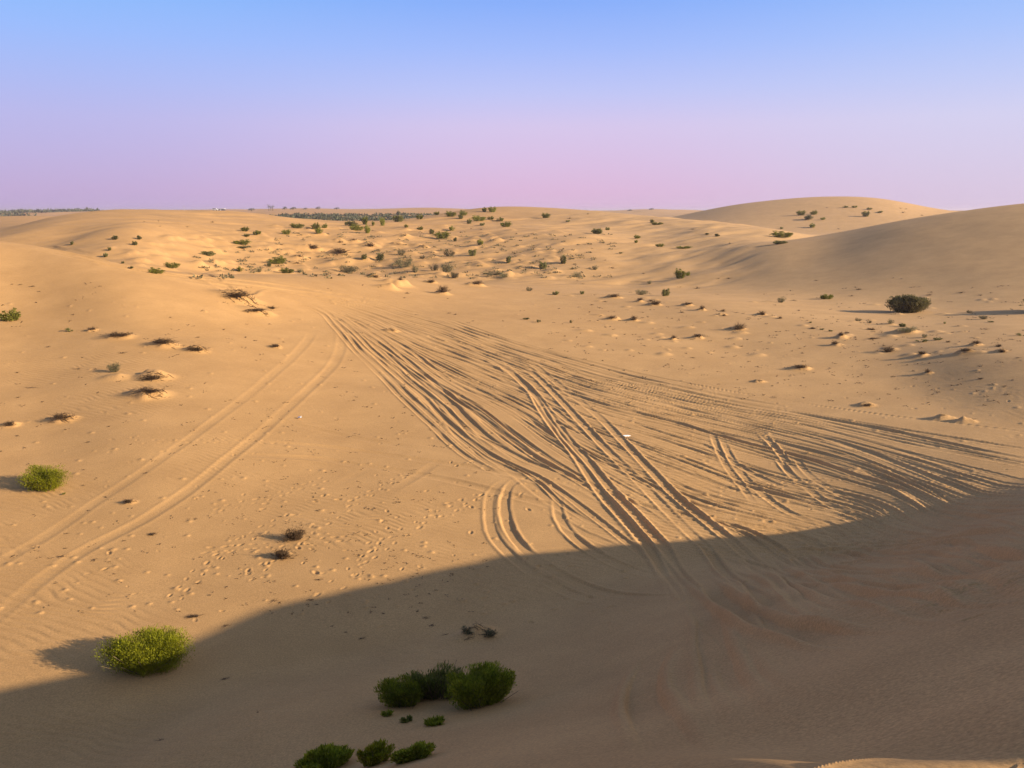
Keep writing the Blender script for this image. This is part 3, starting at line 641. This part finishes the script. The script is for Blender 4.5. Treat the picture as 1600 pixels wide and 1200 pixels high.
KN = {'g': ('green_shrub', 'rounded green shrub', 'shrub', 'green shrubs'), 'o': ('olive_shrub', 'dull olive shrub', 'shrub', 'olive shrubs'), 'O': ('olive_shrub', 'large rounded olive bush with a dark thick crown', 'bush', 'large olive bushes'),
      'y': ('grey_brush', 'pale grey twiggy shrub', 'shrub', 'grey twiggy shrubs'), 'd': ('dead_brush', 'dark dead twig tangle', 'dead plant', 'dead twig tangles'), 't': ('dry_tuft', 'tiny dark dry tuft', 'tuft', 'dry tufts on the sand'), 'u': ('green_tuft', 'tiny green tuft', 'tuft', 'green tufts on the sand')}
groups = {}
for it in ITEMS: groups.setdefault((it[0], zone(it[1], it[2])), []).append(it)
def place_plant(it, label, group):
    kd, px, pb, w, h = it
    x, y = locate(px, pb); z = ground(x, y); dp = depth(x, y, z); r = math.hypot(x, y)
    W = w*dp/F; th = math.atan2(H_CAM-z, r); Dp = W*.75; a = h*dp/F
    if w > 20 and h < w*.4: Dp = W*.5
    b = Dp/2*math.sin(th); q = max(a-b, .2*a); Hh = math.sqrt(max(q*q-b*b, (.3*a)**2))/math.cos(th)
    if kd in 'td': Hh = min(Hh, .4*W)
    if kd in 'goy' and pb < 480: W *= 1.12; Hh *= 1.05
    if kd == 'y': W *= 1.25; Hh *= 1.15
    k = Dp/2*.8/r; x, y = x*(1+k), y*(1+k); z = ground(x, y)
    me = random.choice({'g': PG, 'o': PO, 'O': PO, 'y': PGY, 'd': PDR, 't': PT, 'u': PTO}[kd])
    o = link(KN[kd][0], me); o.location = (x, y, z-.03*Hh); o.rotation_euler = (0, 0, rnd(0, 6.28) if w < 18 else random.choice([0, math.pi])+rnd(-.3, .3))
    o.scale = (W*1.08, Dp, Hh*1.1); tag(o, label, KN[kd][2], group); return o
for (kd, zn), L in groups.items():
    if kd == 'O': continue
    if len((KN[kd][1]+' '+zn).split()) > 13: print('LONG', KN[kd][1], zn)
    L.sort(key=lambda t: t[1]); n = len(L)
    for i, it in enumerate(L):
        nm = KN[kd][1]; 
        if n == 1: lb = f'{nm} {zn}'
        elif n == 2: lb = f'{nm} {zn}, {"left" if i == 0 else "right"} one'
        elif i == 0: lb = f'{nm} {zn}, leftmost'
        elif i == n-1: lb = f'{nm} {zn}, rightmost'
        elif i < 20: lb = f'{nm} {zn}, {ORD[i+1]} from left'
        else: lb = f'{nm} {zn}, {ORD[n-i]} from right'
        place_plant(it, lb, KN[kd][3])

# ------------------------------------------------------------------ near and large bushes, each modelled on its own, foliage and stems as parts
def big_bush(name, px, pb, w, h, label, mat, seed, n, leaf, cat='bush', ncl=22, up=.55, dr=.75, hs=1.0, group=None, thin=1.0, yaw=0, stems=70, ragged=1.0):
    x, y = locate(px, pb); z = ground(x, y); dp = depth(x, y, z); r = math.hypot(x, y)
    W = 1.12*w*dp/F; th = math.atan2(H_CAM-z, r); Dp = W*dr; a = h*dp/F
    b = Dp/2*math.sin(th); q = max(a-b, .2*a); Hh = 1.15*hs*math.sqrt(max(q*q-b*b, (.3*a)**2))/math.cos(th)
    k = Dp/2*.85/r; x, y = x*(1+k), y*(1+k); z = ground(x, y)
    root = bpy.data.objects.new(name, None); COL.objects.link(root); root.location = (x, y, z-.02); root.rotation_euler = (0, 0, yaw)
    tag(root, label, cat, group)
    P, Dv, L, Wd, rg, tops = shrub_arrays(seed, W, Dp, Hh, n, leaf, ncl, up, ragged)
    # follow the ground under the crown
    gz = np.array([ground(x+p[0]*math.cos(yaw)-p[1]*math.sin(yaw), y+p[0]*math.sin(yaw)+p[1]*math.cos(yaw))-z for p in P[::1]]) 
    P[:, 2] += gz
    link('foliage', mesh_np('foliage', *blades(P, Dv, L, Wd*thin, rg), [mat]), root)
    v, f = stems_arrays(rg, tops, W, stems); link('stems', mesh_np('stems', v, f, [MST]), root)
    return root, W, Dp, Hh
big_bush('green_bush', 76, 771, 76, 44, 'bright yellow-green rounded bush alone on sunlit sand near the left edge', MG, 101, 16000, .03, ragged=.3, up=.8)
big_bush('green_bush', 235, 1066, 134, 82, 'large bright yellow-green bush at lower left, where sunlight meets the big shadow', MG, 102, 44000, .026, ncl=44, ragged=.3, hs=1.12, up=.8)
big_bush('green_bush', 750, 1110, 118, 92, 'dense dark green bush in the shade, right half of the bush pair', MG2, 103, 30000, .03, ncl=34, up=1.0, dr=.8, hs=1.03, group='bush pair in the shade')
big_bush('green_bush', 634, 1108, 94, 66, 'dark green bush in the shade, left end of the bush pair', MG2, 104, 12000, .032, ncl=16, up=.9, group='bush pair in the shade')
big_bush('feathery_brush', 684, 1098, 100, 76, 'feathery dusty green brush with dark stems filling the gap in the shaded bush pair', MDG, 105, 7500, .04, ncl=16, up=1.3, thin=.8, cat='brush', stems=240)
big_bush('green_bush', 503, 1212, 94, 60, 'dark green bush cut by the bottom edge, left of the lowest bushes', MG2, 106, 18000, .03, ncl=22, up=.9)
big_bush('sparse_bush', 586, 1197, 60, 48, 'sparse olive-green bush at bottom, left neighbour of a dense green one', MG, 107, 4500, .03, ncl=12, up=1.1, thin=.8)
big_bush('green_bush', 647, 1190, 70, 44, 'low dense green bush at bottom, right of the sparse olive one', MG2, 108, 16000, .03, ncl=20, up=.7)
big_bush('green_sprig', 681, 1134, 32, 19, 'small dark green sprig on the sand below the shaded bush pair', MG2, 109, 900, .04, cat='sprig', ncl=8)
big_bush('green_sprig', 607, 1120, 18, 12, 'tiny green sprig under the left end of the shaded bush pair', MG2, 110, 350, .035, cat='sprig', ncl=6, stems=12)
big_bush('green_sprig', 634, 1130, 20, 14, 'thin pale sprig below the feathery middle of the shaded bush pair', MDG, 111, 260, .035, cat='sprig', ncl=6, stems=20)
big_bush('olive_bush', 1418, 490, 60, 33, 'large rounded olive bush casting a long shadow below the big right dune', MBR, 112, 18000, .10, ncl=36, ragged=.4, hs=.85)
big_bush('olive_bush', 1640, 490, 84, 36, 'olive bush just past the right edge, only its long shadow in view', MO, 113, 5000, .16, ncl=20)
def dry_bush(px, pb, w, h, label, seed, n=70, mat=MDRY, rad=.007, group=None, lim=.8):
    x, y = locate(px, pb); z = ground(x, y); dp = depth(x, y, z); r = math.hypot(x, y)
    W = w*dp/F; th = math.atan2(H_CAM-z, r); Dp = W*.7; a = h*dp/F
    b = Dp/2*math.sin(th); q = max(a-b, .3*a); Hh = min(math.sqrt(max(q*q-b*b, (.4*a)**2))/math.cos(th), lim*W)
    k = Dp/2/r; x, y = x*(1+k), y*(1+k); z = ground(x, y)
    root = bpy.data.objects.new('dry_bush', None); COL.objects.link(root); root.location = (x, y, z-.01)
    tag(root, label, 'dry bush', group)
    link('twigs', mesh_np('twigs', *dry_arrays(seed, W, Dp, Hh, n=n, forks=6, rad=rad, arch=.15), [mat]), root)
    P, Dv, L, Wd, rg, tops = shrub_arrays(seed, W*.9, Dp, Hh, 900 if mat == MDRY else 260, .028, 14, .4)
    link('dead_leaves', mesh_np('dead_leaves', *blades(P, Dv, L, Wd*1.3, rg), [mat]), root)
dry_bush(460, 849, 42, 26, 'brown dry bush, upper of the two on the rippled sand left of the shadow', 201, group='pair of brown dry bushes')
dry_bush(443, 877, 37, 21, 'brown dry bush, lower of the two on the rippled sand left of the shadow', 202, group='pair of brown dry bushes')
dry_bush(730, 996, 36, 13, 'dark dead grass on the left side of the low mound in the shade', 203, n=14, lim=.3, mat=MGY)
dry_bush(764, 1000, 32, 16, 'dark dead grass on the right side of the low mound in the shade', 204, n=18, lim=.35, mat=MGY)
# dead roots arching out of the root-bound mounds
def roots(px, py, w, label, seed, n=9):
    x, y = locate(px, py); z = ground(x, y); W = w*depth(x, y, z)/F; rg = np.random.default_rng(seed); A = []; B = []; RA = []
    for i in range(n):
        u = rg.uniform(-.5, .3)*W; v = rg.uniform(-.1, .4)*W; L = rg.uniform(.15, .42)*W; a = rg.uniform(-.5, .35); hh = rg.uniform(.0, .03)*W; rr = rg.uniform(.005, .012)*W; pts = []
        for s in range(9):
            t = s/8; qx = u+L*(t-.3)*math.cos(a)+rg.normal()*.01*W; qy = v+L*(t-.3)*math.sin(a)+rg.normal()*.01*W
            pts.append((qx, qy, ground(x+qx, y+qy)-z+hh*math.sin(t*math.pi)*1.2-.01*W))
        for s in range(8):
            A.append(pts[s]); B.append(pts[s+1]); RA.append(rr*(1-.06*s))
            if rg.random() < .5: A.append(pts[s]); q = pts[s]; B.append((q[0]+rg.normal()*.06*W, q[1]+rg.normal()*.06*W, q[2]+abs(rg.normal())*.05*W)); RA.append(rr*.5)
    RA = np.array(RA); o = link('dead_root', mesh_np('dead_root', *tubes(np.array(A), np.array(B), RA, RA*.9), [MDRY])); o.location = (x, y, z); tag(o, label, 'dead root', 'dead roots on sand mounds')
roots(236, 616, 52, 'arched dead roots over the lower of two stacked sand mounds at left', 301, 22)
roots(242, 592, 50, 'arched dead roots over the upper of two stacked sand mounds at left', 302, 24)
roots(98, 655, 42, 'dark dead roots on a low mound above the left yellow-green bush', 303, 22)
roots(374, 468, 60, 'dead roots along the sand mound left of the track bend', 304, 22)
roots(258, 540, 46, 'curved dead root on the small mound above the stacked mounds, left one', 305, 14)
roots(310, 549, 36, 'curved dead root on the small mound above the stacked mounds, right one', 306, 14)
roots(204, 787, 24, 'small heap of dead root between the wide ruts and the left bush', 307, 7)
roots(750, 992, 56, 'thin dead roots across the low mound in the shade', 308, 14)
roots(400, 490, 44, 'flat dead root just below the mound by the track bend', 309, 12)

# ------------------------------------------------------------------ far skyline
def ray_at(px, py, r):
    a, s = ray(px, py); return r*math.sin(a), r*math.cos(a), H_CAM+s*r
MTREE = leafmat('far_foliage', (.05,.06,.03), (.13,.13,.07), .15, 1)
def clump_cloud(pts, leaf, n, seed):
    rg = np.random.default_rng(seed); Ps = []; Dv = []
    for (x, y, z, w, h) in pts:
        u = rg.normal(size=(n, 3)); u /= np.linalg.norm(u, axis=1)[:, None]; rr = rg.uniform(.2, 1, n)**.5
        p = np.c_[x+u[:, 0]*rr*w/2, y+u[:, 1]*rr*w/2, z+np.abs(u[:, 2])*rr*h]; Ps.append(p); Dv.append(u+np.array([0, 0, .4]))
    P = np.vstack(Ps); D_ = np.vstack(Dv); m = len(P); L = leaf*rg.uniform(.6, 1.4, m); return blades(P, D_, L, L*.3, rg)
rg = np.random.default_rng(77); pts = []
for k in range(230):
    px = rg.uniform(400, 712); r = rg.uniform(250, 400)
    a, _ = ray(px, 340); x, y = r*math.sin(a), r*math.cos(a); z = ground(x, y)
    top = .35+.9*math.exp(-((px-485)/38)**2)+.5*math.exp(-((px-600)/60)**2)
    if px < 440: top *= .6
    pts.append((x, y, z-.2, rg.uniform(2.5, 6), top*rg.uniform(.7, 1.3)))
tag(link('scrub_wood', mesh_np('scrub_wood', *clump_cloud(pts, .7, 70, 5), [MTREE])), 'low dark green wood in the dip behind the left and central dunes', 'wood', kind='stuff')
pts = []
for k in range(130):
    px = rg.uniform(-60, 150); r = rg.uniform(700, 1100) if px > 30 else rg.uniform(520, 1000); a, _ = ray(px, 340); x, y = r*math.sin(a), r*math.cos(a); pts.append((x, y, ground(x, y)-.3, rg.uniform(10, 34), rg.uniform(.8, 2.4)*r/900))
tag(link('plain_scrub', mesh_np('plain_scrub', *clump_cloud(pts, 1.8, 60, 6), [MTREE])), 'dark scrub belt on the flat far plain at the left skyline', 'scrub', kind='stuff')
# trees dotted on the skyline
PTR = [mesh_np('far_tree', *clump_cloud([(0, 0, .25, 1, .75), (.15, 0, .4, .7, .6), (-.2, .1, .2, .6, .5)], .12, 110, s), [MTREE]) for s in (1, 2)]
vt, ft = tubes(np.array([(0, 0, -.2), (0, 0, .3), (0, 0, .3)]), np.array([(0, 0, .35), (.2, 0, .7), (-.2, .05, .6)]), np.array([.05, .035, .03]), np.array([.04, .02, .02])); PTRK = mesh_np('trunk', vt, ft, [MST])
SK = [(393,328.5,10,4,'low dark tree on the skyline between the hut and the palms'),(445,328.5,6,5,'small dark tree on the skyline, first right of the palms'),(458,327.5,9,4,'wide dark tree on the skyline, second right of the palms'),(477,328,6,3,'low tree on the skyline, third right of the palms'),(497,327.5,7,4,'dark tree on the skyline above the right end of the wood'),(526,327,8,3,'lone round tree on the pale far dune, left of centre'),(607,331,10,3,'flat dark tree on the far dune above the wood, centre'),(650,332,14,6,'broad grey tree at the foot of the central dune skyline'),(640,333,6,6,'narrow grey tree left of the broad one by the central dune'),(984,330.5,7,3,'grey shrub tree on the far rise right of the central dune, left one'),(1018,328,7,3,'grey shrub tree on the far rise right of the central dune, right one')]
for px, pb, w, h, lb in SK:
    r = 620; a, s = ray(px, pb); x, y = r*math.sin(a), r*math.cos(a); z = min(ground(x, y), H_CAM+s*r); 
    root = bpy.data.objects.new('distant_tree', None); COL.objects.link(root); root.location = (x, y, z); root.scale = (w*r/F, w*r/F*.8, h*r/F*1.15); tag(root, lb, 'tree', 'distant trees on the skyline')
    link('crown', random.choice(PTR), root); link('trunk', PTRK, root)
# palms: trunk and a crown of arching fronds
def palm(px, pb, hpx, label, seed):
    rg = np.random.default_rng(seed); r = 600; a, s = ray(px, pb); x, y = r*math.sin(a), r*math.cos(a); z = min(ground(x, y), H_CAM+s*r); Ht = hpx*r/F
    root = bpy.data.objects.new('palm_tree', None); COL.objects.link(root); root.location = (x, y, z); tag(root, label, 'palm', 'palms on the skyline')
    zz = np.linspace(-.5, Ht*.8, 7); A = np.c_[np.sin(zz*.3)*.1, zz*0, zz]; link('trunk', mesh_np('trunk', *tubes(A[:-1], A[1:], np.linspace(.38, .3, 6), np.linspace(.36, .26, 6)), [MST]), root)
    P = []; Dd = []
    for k in range(18):
        th = rg.uniform(0, 6.28); el = rg.uniform(-.3, 1.3); d = np.array([math.cos(th)*math.cos(el), math.sin(th)*math.cos(el), math.sin(el)]); q = np.array([A[-1, 0], 0, Ht*.8])
        for s_ in range(5): P.append(q); Dd.append(d.copy()); q = q+d*Ht*.09; d = d+np.array([0, 0, -.28]); d /= np.linalg.norm(d)
    P = np.array(P); Dd = np.array(Dd); L = np.full(len(P), Ht*.13); link('crown', mesh_np('crown', *blades(P, Dd, L, L*.2, rg), [MTREE]), root)
palm(420.5, 329.5, 8, 'leftmost of three small palms on the skyline', 1); palm(423.5, 329.5, 6, 'middle one of three small palms on the skyline', 2); palm(426.5, 329.5, 7.5, 'rightmost of three small palms on the skyline', 3)
# hut and parked vehicle on the far skyline
def plain(name, col, rough=.6):
    m, nt, b, o = newmat(name); t = nt.nodes.new('ShaderNodeTexCoord').outputs['Object']; n = nz(nt, 3, 4, .6, t)
    r = ramp(nt, n.outputs[0], [(.3, tuple(c*.85 for c in col)), (.7, tuple(min(1, c*1.1) for c in col))]); nt.links.new(r.outputs[0], b.inputs['Base Color']); b.inputs['Roughness'].default_value = rough; return m
MDK = plain('dark_cladding', (.05,.045,.05)); MWH = plain('white_paint', (.50,.48,.47)); MGL = plain('dark_glass', (.03,.03,.035), .15); MTY = plain('tyre_rubber', (.03,.03,.03), .9)
def prism(profile, w):
    """profile in x,z swept over y: returns verts, faces list"""
    n = len(profile); v = [(x, -w/2, z) for x, z in profile]+[(x, w/2, z) for x, z in profile]
    f = [tuple(range(n))[::-1], tuple(range(n, 2*n))]+[(i, (i+1) % n, n+(i+1) % n, n+i) for i in range(n)]
    return v, f
def pyobj(name, v, f, mat, parent=None, bev=0):
    me = bpy.data.meshes.new(name); me.from_pydata(v, [], f); me.materials.append(mat); me.update(); o = link(name, me, parent)
    if bev: b = o.modifiers.new('bevel', 'BEVEL'); b.width = bev; b.segments = 2
    return o
def box(x0, x1, y0, y1, z0, z1):
    return [(x0,y0,z0),(x1,y0,z0),(x1,y1,z0),(x0,y1,z0),(x0,y0,z1),(x1,y0,z1),(x1,y1,z1),(x0,y1,z1)], [(3,2,1,0),(4,5,6,7),(0,1,5,4),(1,2,6,5),(2,3,7,6),(3,0,4,7)]
def seat(px, pb, r=520):
    a, s = ray(px, pb); x, y = r*math.sin(a), r*math.cos(a); return (x, y, H_CAM+s*r)
hut = bpy.data.objects.new('hut', None); COL.objects.link(hut); hut.location = seat(346, 329.3); tag(hut, 'low dark flat-roofed hut on the left skyline', 'hut')
pyobj('wall', *box(-1.9, 1.9, -1.5, 1.5, -.6, 1.0), MDK, hut); pyobj('roof', *box(-2.1, 2.1, -1.7, 1.7, 1.003, 1.3), MWH, hut, .03); pyobj('plinth', *box(-2.3, 2.0, -1.8, 1.8, -1.5, -.05), MWH, hut)
pyobj('door', *box(-.4, .4, -1.53, -1.503, -.04, .9), MWH, hut)
car = bpy.data.objects.new('parked_car', None); COL.objects.link(car); car.location = seat(336.5, 329.3, 500); tag(car, 'tiny white car parked left of the dark hut on the skyline', 'car')
pyobj('body', *prism([(-1.5,.3),(1.5,.3),(1.5,.8),(.9,.9),(.6,1.35),(-1.3,1.4),(-1.5,.9)], 1.5), MWH, car, .05)
pyobj('window', *prism([(-1.2,.92),(.75,.92),(.5,1.28),(-1.15,1.3)], 1.52), MGL, car)
for sx in (-.95, .95):
    v, f = prism([(sx+.32*math.cos(t*math.pi/6), .3+.32*math.sin(t*math.pi/6)) for t in range(12)], 1.56); pyobj('wheel', v, f, MTY, car)
mast = bpy.data.objects.new('mast', None); COL.objects.link(mast); mast.location = seat(288, 329.5, 480); tag(mast, 'thin pale mast standing up on the left skyline', 'mast')
v, f = tubes(np.array([(0, 0, -1.)]), np.array([(0, 0, 2.6)]), np.array([.09]), np.array([.06])); link('pole', mesh_np('pole', v, f, [MWH]), mast); pyobj('lamp_head', *box(-.2, .2, -.12, .12, 2.6, 2.75), MWH, mast)

# ------------------------------------------------------------------ litter
MPL = plain('white_plastic', (.85,.85,.85), .4)
x, y = locate(979, 683); z = ground(x, y)
bt = bpy.data.objects.new('plastic_bottle', None); COL.objects.link(bt); bt.location = (x, y, z+.035); bt.rotation_euler = (0, math.pi/2, .15); bt.scale = (.72, .72, .8); tag(bt, 'white plastic bottle lying beside the deep ruts in mid-picture', 'bottle')
def lathe(prof, n=16):
    v = []; f = []
    for r_, h_ in prof:
        for k in range(n): v.append((r_*math.cos(k*2*math.pi/n), r_*math.sin(k*2*math.pi/n), h_))
    for i in range(len(prof)-1):
        for k in range(n): f.append((i*n+k, i*n+(k+1) % n, (i+1)*n+(k+1) % n, (i+1)*n+k))
    f.append(tuple(range(n))[::-1]); f.append(tuple(range((len(prof)-1)*n, len(prof)*n))); return v, f
pyobj('bottle_body', *lathe([(.028,-.12),(.034,-.11),(.034,.04),(.03,.07),(.014,.10),(.014,.115)]), MPL, bt); pyobj('bottle_cap', *lathe([(.017,.1155),(.017,.135),(.015,.138)]), MPL, bt)
x, y = locate(466, 654); z = ground(x, y)
v, f = lathe([(.03,0),(.033,.02),(.037,.05),(.041,.09),(.038,.09),(.034,.05),(.028,.01)], 14); v = [(a+rnd(-.004,.004), b*.7, c) for a, b, c in v]
cupo = pyobj('crushed_cup', v, f, MPL); cupo.location = (x, y, z+.03); cupo.rotation_euler = (1.3, .2, 1.2); tag(cupo, 'crushed white cup beside the wide soft rut on the left plain', 'cup')
rg = np.random.default_rng(19); pts = []
for k in range(330):
    px = rg.uniform(300, 960) if k < 330 else rg.uniform(960, 1600); py = rg.uniform(362, 436) if k < 330 else rg.uniform(440, 560)
    if px < 460 and py < 362+(460-px)*.25: continue
    x, y = locate(px, py); r = math.hypot(x, y)
    if r > 140: continue
    q = rg.uniform(.12, .4)*(1 if r > 58 else .6); pts.append((x, y, ground(x, y)-.03, q*2, q*.6))
tag(link('low_scrub', mesh_np('low_scrub', *clump_cloud(pts, .13, 26, 8), [MGY])), 'sparse low dry ground scrub over the hollow and slopes', 'scrub', kind='stuff')
# twig litter nobody could count
rg = np.random.default_rng(9); A = []; B = []
for k in range(700):
    px = rg.uniform(0, 1600); py = rg.uniform(440, 960)
    if px > 780 and py > 620: px *= .45
    if rg.random() < .35: px = rg.uniform(850, 1600); py = rg.uniform(480, 640)
    x, y = locate(px, py); r = math.hypot(x, y); s = .012+.0016*r
    for q in range(3):
        xx_, yy_ = x+rg.normal()*s, y+rg.normal()*s; z = ground(xx_, yy_); a = rg.uniform(0, 6.28); L = s*rg.uniform(.4, 1.2)
        A.append((xx_, yy_, z)); B.append((xx_+math.cos(a)*L, yy_+math.sin(a)*L, z+L*.35))
A = np.array(A); B = np.array(B); rr = .002+.0003*np.hypot(A[:, 0], A[:, 1])
tag(link('twig_litter', mesh_np('twig_litter', *tubes(A, B, rr, rr*.6), [MDRY])), 'loose broken twigs scattered over the sand', 'litter', kind='stuff')

# ------------------------------------------------------------------ air
mh = bpy.data.materials.new('haze_air'); mh.use_nodes = True; nt = mh.node_tree; nt.nodes.clear(); oh = nt.nodes.new('ShaderNodeOutputMaterial'); pv = nt.nodes.new('ShaderNodeVolumePrincipled')
pv.inputs['Color'].default_value = (.9, .8, .92, 1); pv.inputs['Density'].default_value = .0003; pv.inputs['Anisotropy'].default_value = .2; nt.links.new(pv.outputs[0], oh.inputs['Volume'])
hz_ = pyobj('haze', *box(-9300, 9300, -9300, 9300, -6, 13.5), mh); tag(hz_, kind='stuff')
# ------------------------------------------------------------------ light
w = bpy.data.worlds.new('World'); S.world = w; w.use_nodes = True; nt = w.node_tree; nt.nodes.clear()
wo = nt.nodes.new('ShaderNodeOutputWorld'); bg = nt.nodes.new('ShaderNodeBackground'); nt.links.new(bg.outputs[0], wo.inputs[0])
tcw = nt.nodes.new('ShaderNodeTexCoord').outputs['Generated']; sx = nt.nodes.new('ShaderNodeSeparateXYZ'); nt.links.new(tcw, sx.inputs[0])
sky = nt.nodes.new('ShaderNodeTexSky'); sky.sky_type = 'NISHITA'; sky.sun_disc = False; sky.sun_elevation = SUN_EL; sky.sun_rotation = SUN_AZ; sky.dust_density = 2.0
# tint by elevation: pink belt at the horizon, blue above (in output units, divided by exposure)
EXPO = 1.29; K = 2**-EXPO
def L(c, k=1.0):
    f = lambda v: ((v/255+.055)/1.055)**2.4 if v > 10 else v/255/12.92
    return tuple(f(v)*K*k for v in c)
asn = nt.nodes.new('ShaderNodeMath'); asn.operation = 'ARCSINE'; nt.links.new(sx.outputs[2], asn.inputs[0])
mp = nt.nodes.new('ShaderNodeMapRange'); mp.inputs[1].default_value = -5*D2R; mp.inputs[2].default_value = 90*D2R; nt.links.new(asn.outputs[0], mp.inputs[0])
def E(d): return (d+5)/95
HI = [(E(22), L((104,140,210))), (E(45), L((90,108,140), 1)), (1, L((82,96,120), 1))]
rC = ramp(nt, mp.outputs[0], [(0, L((200,165,200))), (E(.0), L((217,181,214))), (E(1.3), L((219,182,217))), (E(5.6), L((211,195,233))), (E(7.8), L((188,194,243))), (E(10.5), L((160,184,248))), (E(13.2), L((134,172,247)))]+HI)
rL = ramp(nt, mp.outputs[0], [(0, L((180,155,200))), (E(.0), L((190,167,211))), (E(1.3), L((191,169,213))), (E(5.6), L((181,178,230))), (E(7.8), L((168,181,239))), (E(10.5), L((150,183,248))), (E(13.2), L((133,182,248)))]+HI)
rR = ramp(nt, mp.outputs[0], [(0, L((200,180,208))), (E(.0), L((212,193,220))), (E(1.3), L((213,197,224))), (E(5.6), L((208,205,237))), (E(7.8), L((190,200,243))), (E(10.5), L((166,192,248))), (E(13.2), L((143,183,248)))]+HI)
def azf(lo, hi):
    m = nt.nodes.new('ShaderNodeMapRange'); m.interpolation_type = 'SMOOTHERSTEP'; m.inputs[1].default_value = lo; m.inputs[2].default_value = hi; nt.links.new(sx.outputs[0], m.inputs[0]); return m.outputs[0]
c_ = mixc(nt, rL.outputs[0], rC.outputs[0], azf(-.6, .1)); c_ = mixc(nt, c_, rR.outputs[0], azf(.0, .62))
mx = nt.nodes.new('ShaderNodeVectorMath'); mx.operation = 'SCALE'; mx.inputs[3].default_value = .004; nt.links.new(sky.outputs[0], mx.inputs[0])
ad = nt.nodes.new('ShaderNodeVectorMath'); ad.operation = 'ADD'; nt.links.new(c_, ad.inputs[0]); nt.links.new(mx.outputs[0], ad.inputs[1])
dt = nt.nodes.new('ShaderNodeVectorMath'); dt.operation = 'DOT_PRODUCT'; nt.links.new(tcw, dt.inputs[0]); dt.inputs[1].default_value = tuple(SUNV)
mr_ = nt.nodes.new('ShaderNodeMapRange'); mr_.inputs[1].default_value = .25; mr_.inputs[2].default_value = 1.0; nt.links.new(dt.outputs['Value'], mr_.inputs[0])
pw = nt.nodes.new('ShaderNodeMath'); pw.operation = 'POWER'; pw.inputs[1].default_value = 1.8; nt.links.new(mr_.outputs[0], pw.inputs[0])
gl = nt.nodes.new('ShaderNodeVectorMath'); gl.operation = 'SCALE'; gl.inputs[0].default_value = (.50*K*1.1, .53*K*1.1, .58*K*1.1); nt.links.new(pw.outputs[0], gl.inputs[3])
ad2 = nt.nodes.new('ShaderNodeVectorMath'); ad2.operation = 'ADD'; nt.links.new(ad.outputs[0], ad2.inputs[0]); nt.links.new(gl.outputs[0], ad2.inputs[1])
nt.links.new(ad2.outputs[0], bg.inputs[0]); bg.inputs[1].default_value = 1.0
sl = bpy.data.lights.new('sun', 'SUN'); sl.energy = 3.5; sl.angle = .55*D2R; sl.color = (1, .84, .62); so = bpy.data.objects.new('sun', sl); COL.objects.link(so)
from mathutils import Vector
so.rotation_euler = Vector(tuple(SUNV)).to_track_quat('Z', 'Y').to_euler(); so.location = (40, -10, 30)
S.view_settings.view_transform = 'Standard'; S.view_settings.look = 'None'; S.view_settings.exposure = EXPO; S.view_settings.gamma = 1
S.cycles.max_bounces = 5; S.cycles.diffuse_bounces = 3
print('verts', NR*NA, NR, NA, 'plants', len(ITEMS))
